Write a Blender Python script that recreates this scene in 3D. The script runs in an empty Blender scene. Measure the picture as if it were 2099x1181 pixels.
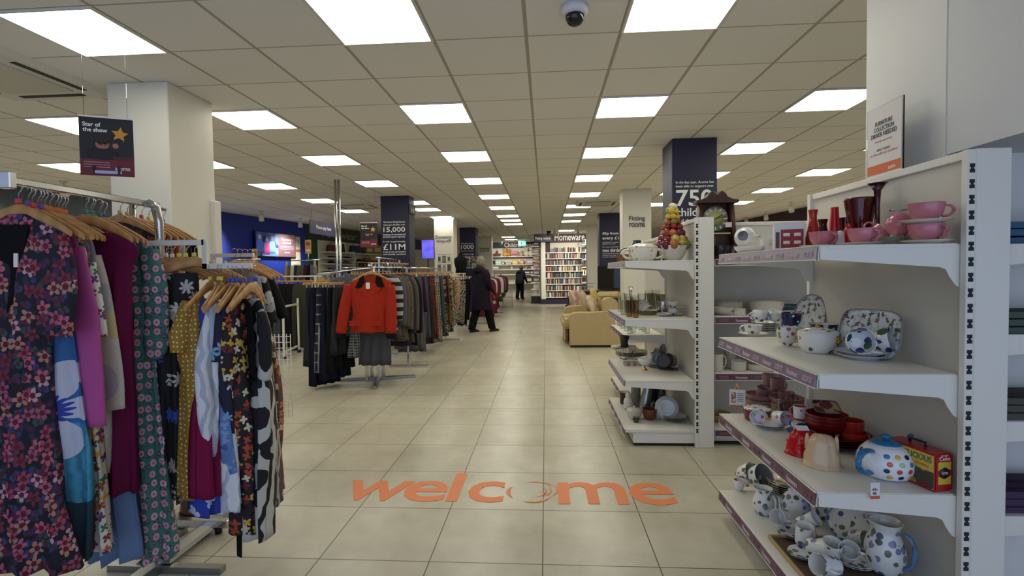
import bpy, bmesh, math, random
from mathutils import Vector, Matrix
random.seed(7)
SC=bpy.context.scene; COL=SC.collection
PI=math.pi
# ---------------------------------------------------------------- camera, light, exposure
F,CX,CY=1040.69,1049.5,590.5
YAW,PIT,ROL,CH,CZ=-.0665,-.0329,-.0136,1.369,2.877
_c,_s=math.cos(YAW),math.sin(YAW)
FW=Vector((_s*math.cos(PIT),_c*math.cos(PIT),math.sin(PIT)))
_r=Vector((_c,-_s,0)); _u=_r.cross(FW)
RT=_r*math.cos(ROL)+_u*math.sin(ROL); UP=-_r*math.sin(ROL)+_u*math.cos(ROL)
cd=bpy.data.cameras.new('camera'); cam=bpy.data.objects.new('camera',cd); COL.objects.link(cam)
cd.sensor_width=36; cd.lens=F/2099*36; cd.clip_start=.05; cd.clip_end=100
cam.matrix_world=Matrix(((RT.x,UP.x,-FW.x,0),(RT.y,UP.y,-FW.y,0),(RT.z,UP.z,-FW.z,CH),(0,0,0,1)))
SC.camera=cam
SC.view_settings.view_transform='Standard'; SC.view_settings.look='None'; SC.view_settings.gamma=1
SC.view_settings.use_curve_mapping=False; SC.view_settings.exposure=0.5
W=bpy.data.worlds.new('world'); SC.world=W; W.use_nodes=True
W.node_tree.nodes['Background'].inputs[0].default_value=(.55,.68,1,1)
W.node_tree.nodes['Background'].inputs[1].default_value=.5
PANEL=6.5          # brightness of the ceiling panels
def area(name,loc,rot,sx,sy,e,col):
    l=bpy.data.lights.new(name,'AREA'); l.shape='RECTANGLE'; l.size=sx; l.size_y=sy; l.energy=e; l.color=col
    o=bpy.data.objects.new(name,l); o.location=loc; o.rotation_euler=rot; COL.objects.link(o); return o
area('daylight_shopfront',(0.6,-1.9,1.5),(-PI/2,0,PI),6.5,2.4,30,(.60,.75,1))

def ray(x,y): return FW+RT*((x-CX)/F)-UP*((y-CY)/F)
def atY(x,y,Y): d=ray(x,y); return d*(Y/d.y)+Vector((0,0,CH))
def atX(x,y,X): d=ray(x,y); return d*(X/d.x)+Vector((0,0,CH))
def atZ(x,y,Z): d=ray(x,y); return d*((Z-CH)/d.z)+Vector((0,0,CH))
def atP(x,y,p,n):          # point of pixel on the vertical plane through p with normal n
    d=ray(x,y); o=Vector((0,0,CH)); return o+d*((p-o).dot(n)/d.dot(n))
# ---------------------------------------------------------------- node helpers
def srgb(c):
    if isinstance(c,str): c=[int(c[i:i+2],16)/255 for i in (0,2,4)]
    return tuple((v/12.92 if v<=.04045 else ((v+.055)/1.055)**2.4) for v in c[:3])+(1,)
class NT:
    def __init__(s,m): s.t=m.node_tree; s.n=s.t.nodes; s.b=s.n['Principled BSDF']
    def put(s,i,v):
        if hasattr(v,'is_linked'): s.t.links.new(v,i)
        elif v is not None: i.default_value=v
    def node(s,ty,ins=(),**kw):
        n=s.n.new(ty)
        for k,v in kw.items(): setattr(n,k,v)
        for k,v in dict(ins).items(): s.put(n.inputs[k],v)
        return n
    def m(s,op,a,b=None,c=None):
        n=s.n.new('ShaderNodeMath'); n.operation=op; s.put(n.inputs[0],a)
        if b is not None: s.put(n.inputs[1],b)
        if c is not None: s.put(n.inputs[2],c)
        return n.outputs[0]
    def mix(s,f,a,b):
        n=s.n.new('ShaderNodeMix'); n.data_type='RGBA'; s.put(n.inputs[0],f); s.put(n.inputs[6],a); s.put(n.inputs[7],b); return n.outputs[2]
    def obj(s): return s.node('ShaderNodeTexCoord').outputs['Object']
    def sep(s,v): n=s.node('ShaderNodeSeparateXYZ',{0:v}); return n.outputs
    def comb(s,x,y,z=0.0): return s.node('ShaderNodeCombineXYZ',{0:x,1:y,2:z}).outputs[0]
    def noise(s,v,sc,det=2): return s.node('ShaderNodeTexNoise',{'Vector':v,'Scale':sc,'Detail':det}).outputs
    def ramp(s,f,cols,const=True):
        n=s.n.new('ShaderNodeValToRGB'); r=n.color_ramp; r.interpolation='CONSTANT' if const else 'LINEAR'
        k=len(cols)
        while len(r.elements)<k: r.elements.new(.5)
        for i,c in enumerate(cols):
            r.elements[i].position=i/k if const else i/max(1,k-1); r.elements[i].color=srgb(c)
        s.put(n.inputs[0],f); return n.outputs[0]
    def bump(s,h,st=.2,d=.01):
        n=s.node('ShaderNodeBump',{'Height':h,'Strength':st,'Distance':d}); s.put(s.b.inputs['Normal'],n.outputs[0])
MC={}
SG=[.9]
def newmat(key,c='ffffff',rough=.6,metal=0,spec=None):
    m=bpy.data.materials.new(key); m.use_nodes=True; t=NT(m)
    t.b.inputs['Base Color'].default_value=srgb(c); t.b.inputs['Roughness'].default_value=rough; t.b.inputs['Metallic'].default_value=metal
    if spec is not None: t.b.inputs['Specular IOR Level'].default_value=spec
    return m,t
def col(c,rough=.6,metal=0,kind='paint'):
    k=(c,rough,metal,kind)
    if k in MC: return MC[k]
    m,t=newmat(kind+'_'+c,c,rough,metal)
    if kind=='cloth':
        v=t.obj(); n=t.noise(v,9,3)[0]; t.put(t.b.inputs['Base Color'],t.mix(t.m('MULTIPLY',n,.5),srgb(c),tuple(x*.72 for x in srgb(c)[:3])+(1,)))
        w=t.noise(v,260,1)[0]; t.bump(w,.25,.002); t.b.inputs['Roughness'].default_value=.85; t.b.inputs['Specular IOR Level'].default_value=.2
    elif kind=='paint':
        v=t.obj(); n=t.noise(v,3,3)[0]; t.put(t.b.inputs['Base Color'],t.mix(t.m('MULTIPLY',n,.3),srgb(c),tuple(x*.86 for x in srgb(c)[:3])+(1,)))
    MC[k]=m; return m
def cloth(c): return col(c,.85,0,'cloth')
def glow(c,e,key):
    if key in MC: return MC[key]
    m,t=newmat(key,c,.5); t.b.inputs['Emission Color'].default_value=srgb(c); t.b.inputs['Emission Strength'].default_value=e
    MC[key]=m; return m
def glass(c='ffffff',key=None,rough=.03,alpha=None):
    k=('glass',c,rough)
    if k in MC: return MC[k]
    m,t=newmat('glass_'+c,c,rough); t.b.inputs['Transmission Weight'].default_value=1; t.b.inputs['IOR'].default_value=1.45
    MC[k]=m; return m
def flower(key,base,pal,scale=9,petals=5,size=.36,jit=.8,fill=.8,d3=False,rough=.8,centre=None,leaf=None):
    """flowers or dots of colour scattered on a base colour (pattern of the cloth or glaze itself)"""
    if key in MC: return MC[key]
    m,t=newmat(key,base,rough); v=t.obj()
    if d3: vec=v
    else:
        s=t.sep(v); vec=t.comb(t.m('MULTIPLY_ADD',s[1],SG[0],s[0]),s[2],0.0)
    nz=t.node('ShaderNodeTexNoise',{'Vector':vec,'Scale':scale*1.5,'Detail':1.0}).outputs[1]
    sc=t.node('ShaderNodeVectorMath',{0:vec,1:(scale,scale,scale)},operation='MULTIPLY').outputs[0]
    wob=t.node('ShaderNodeVectorMath',{0:nz,1:(.5,.5,.5)},operation='SUBTRACT').outputs[0]
    wob=t.node('ShaderNodeVectorMath',{0:wob,1:(.3,.3,.3) if petals else (.03,.03,.03)},operation='MULTIPLY').outputs[0]
    sc=t.node('ShaderNodeVectorMath',{0:sc,1:wob},operation='ADD').outputs[0]
    def layer(vc,pt,sz,fl,palette,prev,rnd):
        vo=t.node('ShaderNodeTexVoronoi',{'Vector':vc,'Scale':1.0,'Randomness':rnd},voronoi_dimensions='3D' if d3 else '2D')
        c=t.sep(vo.outputs['Color']); mask=t.m('LESS_THAN',c[0],fl)
        if pt and not d3:
            d=t.node('ShaderNodeVectorMath',{0:vc,1:vo.outputs['Position']},operation='SUBTRACT').outputs[0]; ds=t.sep(d)
            ang=t.m('ADD',t.m('ARCTAN2',ds[1],ds[0]),t.m('MULTIPLY',c[2],6.0))
            pe=t.m('ABSOLUTE',t.m('COSINE',t.m('MULTIPLY',ang,pt/2)))
            rad=t.m('MULTIPLY',t.m('MULTIPLY_ADD',pe,.68,.32),sz)
        else: rad=t.m('MULTIPLY_ADD',c[2],sz*.15,sz*.9)
        inn=t.m('LESS_THAN',vo.outputs['Distance'],rad)
        colr=t.ramp(c[1],palette)
        if centre:
            cc=t.m('LESS_THAN',vo.outputs['Distance'],sz*.36); colr=t.mix(cc,colr,srgb(centre))
        return t.mix(t.m('MULTIPLY',inn,mask),prev,colr)
    out=srgb(base)
    if leaf:
        off=t.node('ShaderNodeVectorMath',{0:sc,1:(7.3,3.1,1.7)},operation='ADD').outputs[0]
        off=t.node('ShaderNodeVectorMath',{0:off,1:(1.35,1.35,1.35)},operation='MULTIPLY').outputs[0]
        out=layer(off,2,size*1.1,.8,leaf,out,1.0)
    out=layer(sc,petals,size,fill,pal,out,jit)
    t.put(t.b.inputs['Base Color'],out); MC[key]=m; return m
def weave(key,a,b,sx=40,sz=40,mode='check',rough=.9,c=None):
    if key in MC: return MC[key]
    m,t=newmat(key,a,rough); s=t.sep(t.obj()); s=[t.m('MULTIPLY_ADD',s[1],SG[0],s[0]),s[1],s[2]]
    wx=t.m('GREATER_THAN',t.m('SINE',t.m('MULTIPLY',s[0],sx*6.283)),0.0); wz=t.m('GREATER_THAN',t.m('SINE',t.m('MULTIPLY',s[2],sz*6.283)),0.0)
    if mode=='check': f=t.m('MULTIPLY',t.m('ADD',wx,wz),.5)
    elif mode=='stripe': f=wz
    elif mode=='vstripe': f=wx
    elif mode=='window': 
        f=t.m('MAXIMUM',t.m('GREATER_THAN',t.m('SINE',t.m('MULTIPLY',s[0],sx*6.283)),.9),t.m('GREATER_THAN',t.m('SINE',t.m('MULTIPLY',s[2],sz*6.283)),.9))
    elif mode=='swirl':
        n=t.node('ShaderNodeTexWave',{'Vector':t.comb(s[0],s[2],0.0),'Scale':sx,'Distortion':9.0,'Detail':2.0,'Detail Scale':1.2}).outputs[1]; f=t.m('GREATER_THAN',n,.55)
    else: f=t.m('GREATER_THAN',t.noise(t.obj(),sx,3)[0],.52)
    out=t.mix(f,srgb(a),srgb(b))
    if c: out=t.mix(t.m('GREATER_THAN',t.noise(t.obj(),sx*.7,2)[0],.6),out,srgb(c))
    t.put(t.b.inputs['Base Color'],out); MC[key]=m; return m
# ---------------------------------------------------------------- mesh builder
def eul(rx=0,ry=0,rz=0): return (Matrix.Rotation(rz,4,'Z')@Matrix.Rotation(ry,4,'Y')@Matrix.Rotation(rx,4,'X'))
class MB:
    def __init__(s): s.v=[]; s.f=[]; s.sm=[]; s.M=Matrix.Identity(4)
    def add(s,vs,fs,smooth=False):
        b=len(s.v); s.v+= [s.M@Vector(p) for p in vs]; s.f+=[[b+i for i in f] for f in fs]; s.sm+=[smooth]*len(fs); return s
    def box(s,x0,x1,y0,y1,z0,z1):
        return s.add([(x,y,z) for x in(x0,x1) for y in(y0,y1) for z in(z0,z1)],[(0,1,3,2),(4,6,7,5),(0,4,5,1),(2,3,7,6),(0,2,6,4),(1,5,7,3)])
    def prism(s,poly,a0,a1,ax='y'):
        n=len(poly)
        def pt(u,w,a): return {'y':(u,a,w),'x':(a,u,w),'z':(u,w,a)}[ax]
        vs=[pt(u,w,a0) for u,w in poly]+[pt(u,w,a1) for u,w in poly]
        fs=[[i,(i+1)%n,n+(i+1)%n,n+i] for i in range(n)]+[list(range(n))[::-1],list(range(n,2*n))]
        return s.add(vs,fs)
    def lathe(s,prof,n=28,sx=1,sy=1,wob=None):
        vs=[];fs=[];k=len(prof)
        for i in range(n):
            a=2*PI*i/n; c,d=math.cos(a),math.sin(a)
            for j,(r,z) in enumerate(prof):
                w=1+(wob(a,j/(k-1)) if wob else 0); vs.append((r*c*sx*w,r*d*sy*w,z))
        for i in range(n):
            for j in range(k-1):
                a0=i*k+j; b0=((i+1)%n)*k+j; fs.append((a0,b0,b0+1,a0+1))
        return s.add(vs,fs,True)
    def tube(s,pts,r,n=8,flat=1.0):
        pts=[Vector(p) for p in pts]; R=r if isinstance(r,(list,tuple)) else [r]*len(pts); vs=[];fs=[]
        for i,p in enumerate(pts):
            t=(pts[min(i+1,len(pts)-1)]-pts[max(i-1,0)]).normalized()
            a=t.cross(Vector((0,0,1))) if abs(t.z)<.95 else t.cross(Vector((0,1,0)))
            a.normalize(); b=t.cross(a)
            for q in range(n):
                g=2*PI*q/n; vs.append(p+a*math.cos(g)*R[i]*flat+b*math.sin(g)*R[i])
        for i in range(len(pts)-1):
            for q in range(n): fs.append((i*n+q,i*n+(q+1)%n,(i+1)*n+(q+1)%n,(i+1)*n+q))
        s.add(vs,fs,True); m=len(pts)-1
        b=len(s.v)-len(vs)
        s.f+=[[b+q for q in range(n)][::-1],[b+m*n+q for q in range(n)]]; s.sm+=[False,False]; return s
    def loft(s,rings,cap=(True,True)):
        n=len(rings[0]); vs=[p for r in rings for p in r]; fs=[]
        for i in range(len(rings)-1):
            for q in range(n): fs.append((i*n+q,i*n+(q+1)%n,(i+1)*n+(q+1)%n,(i+1)*n+q))
        s.add(vs,fs,True); b=len(s.v)-len(vs)
        if cap[0]: s.f.append([b+q for q in range(n)][::-1]); s.sm.append(False)
        if cap[1]: s.f.append([b+(len(rings)-1)*n+q for q in range(n)]); s.sm.append(False)
        return s
    def sphere(s,c,r,sx=1,sy=1,sz=1,n=12,m=8):
        old=s.M; s.M=old@Matrix.Translation(c)@Matrix.Diagonal((sx,sy,sz,1))
        s.lathe([(max(1e-4,r*math.sin(PI*j/m)),-r*math.cos(PI*j/m)) for j in range(m+1)],n); s.M=old; return s
    def mesh(s,name,mat,bev=0,seg=1):
        me=bpy.data.meshes.new(name); me.from_pydata(s.v,[],s.f); me.update()
        bm=bmesh.new(); bm.from_mesh(me)
        for f,a in zip(bm.faces,s.sm): f.smooth=a
        if bev: 
            bmesh.ops.bevel(bm,geom=[e for e in bm.edges if e.calc_face_angle(0)>.6 ],offset=bev,segments=seg,affect='EDGES',clamp_overlap=True)
        bmesh.ops.recalc_face_normals(bm,faces=bm.faces); bm.to_mesh(me); bm.free()
        if mat: me.materials.append(mat)
        return me
    def build(s,name,mat,parent=None,bev=0,seg=1,label=None,loc=None,rz=0):
        return link(name,s.mesh(name,mat,bev,seg),parent,label,loc,rz)
def link(name,me,parent=None,label=None,loc=None,rz=0):
    o=bpy.data.objects.new(name,me); COL.objects.link(o)
    if parent is not None: o.parent=parent
    if loc is not None: o.location=loc
    if rz: o.rotation_euler=(0,0,rz)
    if label: o['label']=label
    return o
def lab(s):
    w=s.split(); return s if len(w)<=16 else ' '.join(w[:16]).rstrip(',')
def tag(o,label,cat,group=None,kind=None):
    o['label']=lab(label); o['category']=cat
    if group: o['group']=group
    if kind: o['kind']=kind
    return o
def thing(name,label,cat,loc=(0,0,0),rz=0,group=None):
    o=bpy.data.objects.new(name,None); COL.objects.link(o); o.location=loc; o.rotation_euler=(0,0,rz); o.empty_display_size=.05
    return tag(o,label,cat,group)
def struct(name,mb,mat,label=None,bev=0):
    o=mb.build(name,mat,bev=bev); o['kind']='structure'
    if label: o['label']=label
    return o
def copy_tree(o,parent=None):
    c=o.copy(); COL.objects.link(c); c.parent=parent
    for ch in list(o.children): copy_tree(ch,c)
    return c
def bez(p,n=10):
    out=[]
    for i in range(n+1):
        t=i/n; a=(1-t)**3; b=3*t*(1-t)**2; c=3*t*t*(1-t); d=t**3
        out.append(Vector(p[0])*a+Vector(p[1])*b+Vector(p[2])*c+Vector(p[3])*d)
    return out
def txtmesh(s,bold=0,ext=.002,sp=1.0):
    k=('txt',s,bold,ext,sp)
    if k in MC: return MC[k]
    cu=bpy.data.curves.new('lettering','FONT'); cu.body=s; cu.size=1; cu.offset=bold; cu.extrude=ext; cu.space_character=sp; cu.resolution_u=3; cu.align_x='LEFT'
    ob=bpy.data.objects.new('lettering_tmp',cu); COL.objects.link(ob)
    dg=bpy.context.evaluated_depsgraph_get(); me=bpy.data.meshes.new_from_object(ob.evaluated_get(dg))
    bpy.data.objects.remove(ob); me.name='lettering'
    xs=[v.co.x for v in me.vertices]; ys=[v.co.y for v in me.vertices]; bb=(min(xs),max(xs),min(ys),max(ys))
    MC[k]=(me,bb); return MC[k]
def text(s,a,b,c,mat,parent=None,bold=.0,ext=.004,name='lettering',sp=1.0):
    """lettering filling the parallelogram a(lower left) b(lower right) c(upper left), world points"""
    me,(x0,x1,y0,y1)=txtmesh(s,bold,ext,sp); me=me.copy(); me.materials.clear(); me.materials.append(mat)
    a,b,c=Vector(a),Vector(b),Vector(c); u=(b-a)/(x1-x0); v=(c-a)/(y1-y0); n=u.cross(v).normalized()
    bmx=Matrix(((u.x,v.x,n.x,0),(u.y,v.y,n.y,0),(u.z,v.z,n.z,0),(0,0,0,1))); 
    T=Matrix.Translation(a)@bmx@Matrix.Translation((-x0,-y0,0))
    if parent is not None: T=parent.matrix_basis.inverted()@T
    me.transform(T)
    return link(name,me,parent)
def text_px(s,px0,px1,py0,py1,Y,mat,parent=None,bold=0,**k):   # on a wall-parallel plane at depth Y
    a=atY(px0,py1,Y); b=atY(px1,py1,Y); c=atY(px0,py0,Y); b.z=a.z; c.x=a.x
    return text(s,a,b,c,mat,parent,bold,**k)
WHITE=col('e6e3da',.45); SHELFW=col('dedbd2',.4); NAVY=col('1d1a3c',.5); CHROME=col('c8c8c8',.18,1,'metal'); STEEL=col('9b9b9b',.3,1,'metal')
BLACK=col('0c0c0d',.5); PURPLE=col('5d3a4e',.45); LETTER=col('f4f3ee',.5); WOOD=None
def wood(key,a,b,sc=3):
    if key in MC: return MC[key]
    m,t=newmat(key,a,.45); v=t.obj(); n=t.node('ShaderNodeTexWave',{'Vector':v,'Scale':sc,'Distortion':4.0,'Detail':2.0,'Detail Scale':1.5}).outputs[1]
    t.put(t.b.inputs['Base Color'],t.mix(n,srgb(a),srgb(b))); MC[key]=m; return m
HWOOD=wood('beech_wood','b98a52','a87a44',5); DWOOD=wood('dark_wood','2e1510','3d1c12',6)
# ---------------------------------------------------------------- the room
m,t=newmat('floor_tile','b7b09a',.3); v=t.obj(); s=t.sep(v)
TX,TY,TT=-.0292,2.3278,.5365
def cell(c,o,T,w): 
    f=t.m('FRACT',t.m('DIVIDE',t.m('SUBTRACT',c,o),T)); e=t.m('MINIMUM',f,t.m('SUBTRACT',1.0,f)); return t.m('LESS_THAN',e,w/T)
g=t.m('MAXIMUM',cell(s[0],TX,TT,.0028),cell(s[1],TY,TT,.0028))
n=t.noise(v,2.2,5)[0]; n2=t.noise(v,9,4)[0]
ci=t.node('ShaderNodeTexWhiteNoise',{'Vector':t.comb(t.m('FLOOR',t.m('DIVIDE',t.m('SUBTRACT',s[0],TX),TT)),t.m('FLOOR',t.m('DIVIDE',t.m('SUBTRACT',s[1],TY),TT)))}).outputs[0]
k=t.m('MULTIPLY_ADD',n,1.0,t.m('MULTIPLY_ADD',n2,.7,t.m('MULTIPLY',ci,.25)))
base=t.mix(t.m('SMOOTH_MIN',t.m('SMOOTH_MAX',t.m('MULTIPLY_ADD',k,1.2,-.65),0.0,.2),1.0,.2),srgb('a49e89'),srgb('c9c3af'))
t.put(t.b.inputs['Base Color'],t.mix(g,base,srgb('55503f')))
t.b.inputs['Roughness'].default_value=.3; t.bump(t.m('SUBTRACT',1.0,g),.3,.003)
FLOORM=m
struct('floor',MB().box(-10.5,9,-2,27.5,-.1,0),FLOORM,'beige square floor tiles with dark joints')
m,t=newmat('ceiling_tile','b9b3a6',.9); v=t.obj(); s=t.sep(v)
gx=cell(s[0],-.1071,.6,.012); gy=cell(s[1],3.3118,.6,.0075); sp=t.noise(v,90,3)[0]
ci=t.node('ShaderNodeTexWhiteNoise',{'Vector':t.comb(t.m('FLOOR',t.m('DIVIDE',t.m('SUBTRACT',s[0],-.1071),.6)),t.m('FLOOR',t.m('DIVIDE',t.m('SUBTRACT',s[1],3.3118),.6)))}).outputs[0]
b=t.ramp(t.m('MULTIPLY_ADD',ci,.5,t.m('MULTIPLY',sp,.5)),['e2ded5','eae6dd'],False)
o=t.mix(gy,b,srgb('b3ab99')); o=t.mix(gx,o,srgb('aca38f')); t.put(t.b.inputs['Base Color'],o)
t.bump(t.m('SUBTRACT',1.0,t.m('MAXIMUM',gx,gy)),.4,.004)
struct('ceiling',MB().box(-10.5,9,-2,27.5,CZ,CZ+.1),m,'suspended ceiling of pale square tiles in a metal grid')
# left wall: line from (-9.43,0) to (-5.2,26.6); right wall (8,0) to (5.0,26.6)
def wallx(y): return -8.34+(y-7.3)*.1587
def wall_seg(name,y0,y1,z0,z1,mat,off=0,th=.1,side=-1,label=None,fn=wallx):
    a=fn(y0)+off; b=fn(y1)+off
    return struct(name,MB().prism([(a,y0),(b,y1),(b+side*th,y1),(a+side*th,y0)],z0,z1,'z'),mat,label)
wall_seg('wall_left',-2,27.3,0,CZ,col('cfcabc',.8),label='long pale shop wall on the left')
def rwx(y): return 7.85-y*.0985
wall_seg('wall_right',-2,27.3,0,CZ,col('cfcabc',.8),side=1,fn=rwx,label='long pale shop wall on the right')
struct('wall_back',MB().box(-10.5,9,26.6,26.7,0,CZ),col('d8d2c2',.8),'pale wall at the far end of the shop')
BLUE=col('152f92',.5)
wall_seg('trim_1',10.0,14.75,0.02,CZ-.01,BLUE,.03,.03,label='royal blue painted panel of the left wall behind the till')
wall_seg('trim_2',2.0,9.95,2.38,CZ-.01,col('3d4a52',.6),.03,.03,label='slate coloured band along the top of the left wall, near part')
wall_seg('trim_3',14.8,24.4,2.42,CZ-.01,col('3a3d38',.6),.06,.06,label='dark band along the top of the left wall above the footwear')
wall_seg('trim_4',14.76,15.3,0.02,2.42,col('21462f',.6),.05,.05,label='dark green wall strip between the blue wall and the footwear shelves')
wall_seg('trim_5',6,26.2,2.3,CZ-.01,col('3b1f29',.6),-.04,.04,side=1,fn=rwx,label='dark maroon band along the top of the right wall')
# ceiling light panels
DIFF=glow('fffbea',PANEL,'light_diffuser')
FR=col('d9d6cc',.5)
_mf=MB(); 
for a in ((-.3,.3,-.3,-.284),(-.3,.3,.284,.3),(-.3,-.284,-.284,.284),(.284,.3,-.284,.284)): _mf.box(a[0],a[1],a[2],a[3],-.012,0)
LF=_mf.mesh('light_frame',FR); LD=MB().box(-.284,.284,-.284,.284,-.008,0).mesh('diffuser',DIFF)
ordn=['nearest','second','third','fourth','fifth','sixth','seventh','eighth','ninth','tenth']
rows={-11:([2,5,8],'leftmost row'),-8:([2,5,8,11,14],'row second from the left'),-5:([-1,2,5,8,12,14,17],'row between the white pillars left'),-2:([-1,2,5,8,11,14,17,19,21],'row just left of the aisle middle'),
 1:([-1,2,5,8,11,14,17,20,26],'row just right of the aisle middle'),4:([-1,2,5,8,11,14],'row beside the navy 750 pillar'),7:([2,5,8,11,14],'row near the right wall'),-3:([31,34],'pair before back shelves')}
for i,(js,w) in rows.items():
    for q,j in enumerate(js):
        r=thing('ceiling_light','square ceiling light, %s from camera in the %s'%(ordn[q],w),'ceiling light',(-.1071+.6*(i+.5),3.3118+.6*(j+.5),CZ-.001),0,'square ceiling light panels')
        link('light_frame',LF,r); link('diffuser',LD,r)
# hidden-side panels in the area over the camera, as the same grid continues
# pillars
def pillar(name,x0,x1,y0,y1,mat,label):
    r=thing(name,label,'pillar',((x0+x1)/2,(y0+y1)/2,0))
    a,b=(x1-x0)/2,(y1-y0)/2
    MB().box(-a,a,-b,b,0,CZ).build('shaft',mat,r,bev=.008)
    return r
WP=col('d8d4c7',.55); WPL=col('e2decf',.5)
p1=pillar('pillar',-3.40,-2.905,3.79,4.33,WP,'square white pillar behind the dress rail on the left')
MB().box(.2,.285,.2,.29,0,2.02).build('lower_cladding',WP,p1,bev=.006)
p2=pillar('pillar',1.475,1.985,6.03,6.52,NAVY,'navy pillar reading 750 behind the mantel clock')
p3=pillar('pillar',-3.22,-2.655,9.82,10.24,NAVY,'navy pillar reading 15,000 and £11M left of the aisle')
p4=pillar('pillar',-3.08,-2.53,13.96,14.49,WPL,'white pillar with Donation drop-off nearer the camera')
p5=pillar('pillar',-2.91,-2.365,17.18,17.9,NAVY,'narrow navy pillar reading 1000 behind the woman')
p6=pillar('pillar',-2.89,-2.29,21.6,22.1,WPL,'farthest white pillar with Donation drop-off')
p7=pillar('pillar',1.452,1.98,9.66,10.05,WP,'white pillar reading Fitting rooms behind the china shelves')
p8=pillar('pillar',1.43,1.98,13.62,14.1,NAVY,'navy pillar reading 85p from every £1 behind the television')
p9=pillar('pillar',1.40,1.98,17.2,17.7,WPL,'white pillar end beside the bookcase, behind the navy 85p pillar')
p0=pillar('pillar',1.562,2.10,2.1,2.61,col('d9d8d6',.55),'large white pillar behind the nearest homeware shelves')
struct('wall_front',MB().box(1.562,2.9,-.6,2.099,1.80,CZ),col('cfd0d2',.6),'white boxed bulkhead coming forward above the nearest shelves')
B=.015
Y=9.81
for s_,a,b,c,d,bo in [('The Acorns Family Services',785.5,830.5,453.5,458.5,.01),('team gave families over',785.5,830.5,459.5,464,.01),('15,000',786,830.5,466,477.5,.012),('instances of emotional and',785.5,831,479,483,.01),('practical support regionally.',785.5,831,484,488.5,.01),('It costs us approximately,',785.5,831,494,498,.01),('£11M',786,831,500.5,513,.012),('a year to run our hospices',785.5,832,515,519,.01),('and family services',785.5,832,520,524,.01)]:
    text_px(s_,a,b,c,d,Y,LETTER,p3,bo)
sg=thing('exit_sign','small green exit sign high on the navy 15,000 pillar','exit sign',(-2.645,10.0,2.62))
MB().box(0,.02,-.2,.2,-.09,.09).build('sign_plate',col('2b4a3a',.5),sg)
fg=MB()
for yy in (-.12,.03): fg.box(.02,.023,yy,yy+.02,-.05,.04).box(.02,.023,yy+.05,yy+.1,-.02,.0).box(.02,.023,yy+.04,yy+.06,-.05,.06)
fg.build('running_figure_mark',LETTER,sg)
Y=6.02
text_px('In the last year, Acorns has',1385.5,1463,371.5,378.5,Y,LETTER,p2,.0)
text_px('been able to support over',1385.5,1463,379.5,386.5,Y,LETTER,p2,.0)
text_px('750',1386,1461,389.5,423,Y,LETTER,p2,.015)
text_px('children',1386,1462,427,444,Y,LETTER,p2,.01); text_px('and their families',1386,1462,449,457,Y,LETTER,p2,.0)
Y=17.17
for s_,a,b,c,d,bo in [('They need to raise over',945,971,498,501,.01),('1000',945,971,502,511,.01),('supporters to care for',945,971,513.5,516,.01),('We do this through',945,971,520,523,.01),('UNIQUE',945,971,525,532,.01),('donations from you',945,971,534,537,.01)]:
    text_px(s_,a,b,c,d,Y,LETTER,p5,bo)
DT=col('2a2a3d',.5)
text_px('Donation',893,925.5,482.5,489.5,13.95,DT,p4,.0); text_px('drop-off',895,924,491,498.5,13.95,DT,p4,.0)
text_px('Donation',982,1003,507.5,511.5,21.59,DT,p6,.0); text_px('drop-off',983,1002.5,512.5,517,21.59,DT,p6,.0)
text_px('Fitting',1289.5,1322,443,455,9.65,NAVY,p7,.0); text_px('rooms',1290,1322,457,466,9.65,NAVY,p7,.0)
Y=13.61
for s_,a,b,c,d,bo in [('85p from',1235,1268,476,483,.02),('every £1',1235,1268,485,493,.02),('you spend in our shops',1235,1268,496,498.5,.01),('supports our care',1235,1262,499.5,502,.01),('Our community provides',1235,1268,505.5,508,.01),('two thirds',1235,1270,510,517,.02),('of our income through',1235,1268,519,521.5,.01),('donations and legacies',1235,1268,522.5,525,.01),('you have raised for us',1235,1268,526,528.5,.01)]:
    text_px(s_,a,b,c,d,Y,LETTER,p8,bo)
# welcome on the floor
ORG=col('e08250',.55)
w=thing('floor_lettering','orange lettering welcome stuck on the floor tiles','floor sticker',(-.2,3.1,0))
def fl(ch,x0,x1,yb,yt,bold=.012,sl=0):
    a=atZ(x0,yb[0],.0015); b=atZ(x1,yb[1],.0015); c=atZ(x0,yt,.0015); c.x=a.x+sl
    text(ch,a,b,c,ORG,w,bold,ext=.0008,name='letter')
fl('w',686,826,(1025,1028),984); fl('e',815,908,(1028,1029),985); fl('l',912,936,(1028,1028),969.5)
fl('c',952,1030,(1030,1030),987); fl('m',1145,1292,(1033,1034),988.5); fl('e',1299,1395,(1035,1036),989.5)
sw=MB(); cc=atZ(1090,1009,0); 
def arc(cx,cy,rx,ry,a0,a1,w0,n=26):
    vs=[];
    for i in range(n+1):
        q=i/n; a=a0+(a1-a0)*q; h=1.1*w0*math.sin(PI*min(.98,max(.02,q)))
        for k_ in (-1,1): vs.append((cx+(rx+k_*h)*math.cos(a),cy+(ry+k_*h)*math.sin(a),.0025))
    sw.add(vs,[(2*i,2*i+2,2*i+3,2*i+1) for i in range(n)])
x0,y0=cc.x,cc.y
arc(x0-.02,y0,.125,.125,2.5,3.9,.012); arc(x0,y0,.13,.14,-2.0,-.4,.009); arc(x0+.02,y0+.0,.14,.15,.6,2.0,.006)
arc(x0+.03,y0+.03,.09,.1,-1.1,.7,.005); arc(x0+.05,y0+.04,.11,.12,-.9,.6,.006); arc(x0+.0,y0-.02,.08,.05,-1.2,.9,.005); arc(x0+.04,y0+.01,.05,.07,-1.,1.3,.004)
sw.v=[p-w.location for p in sw.v]; sw.build('swirl_mark',ORG,w)
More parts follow.
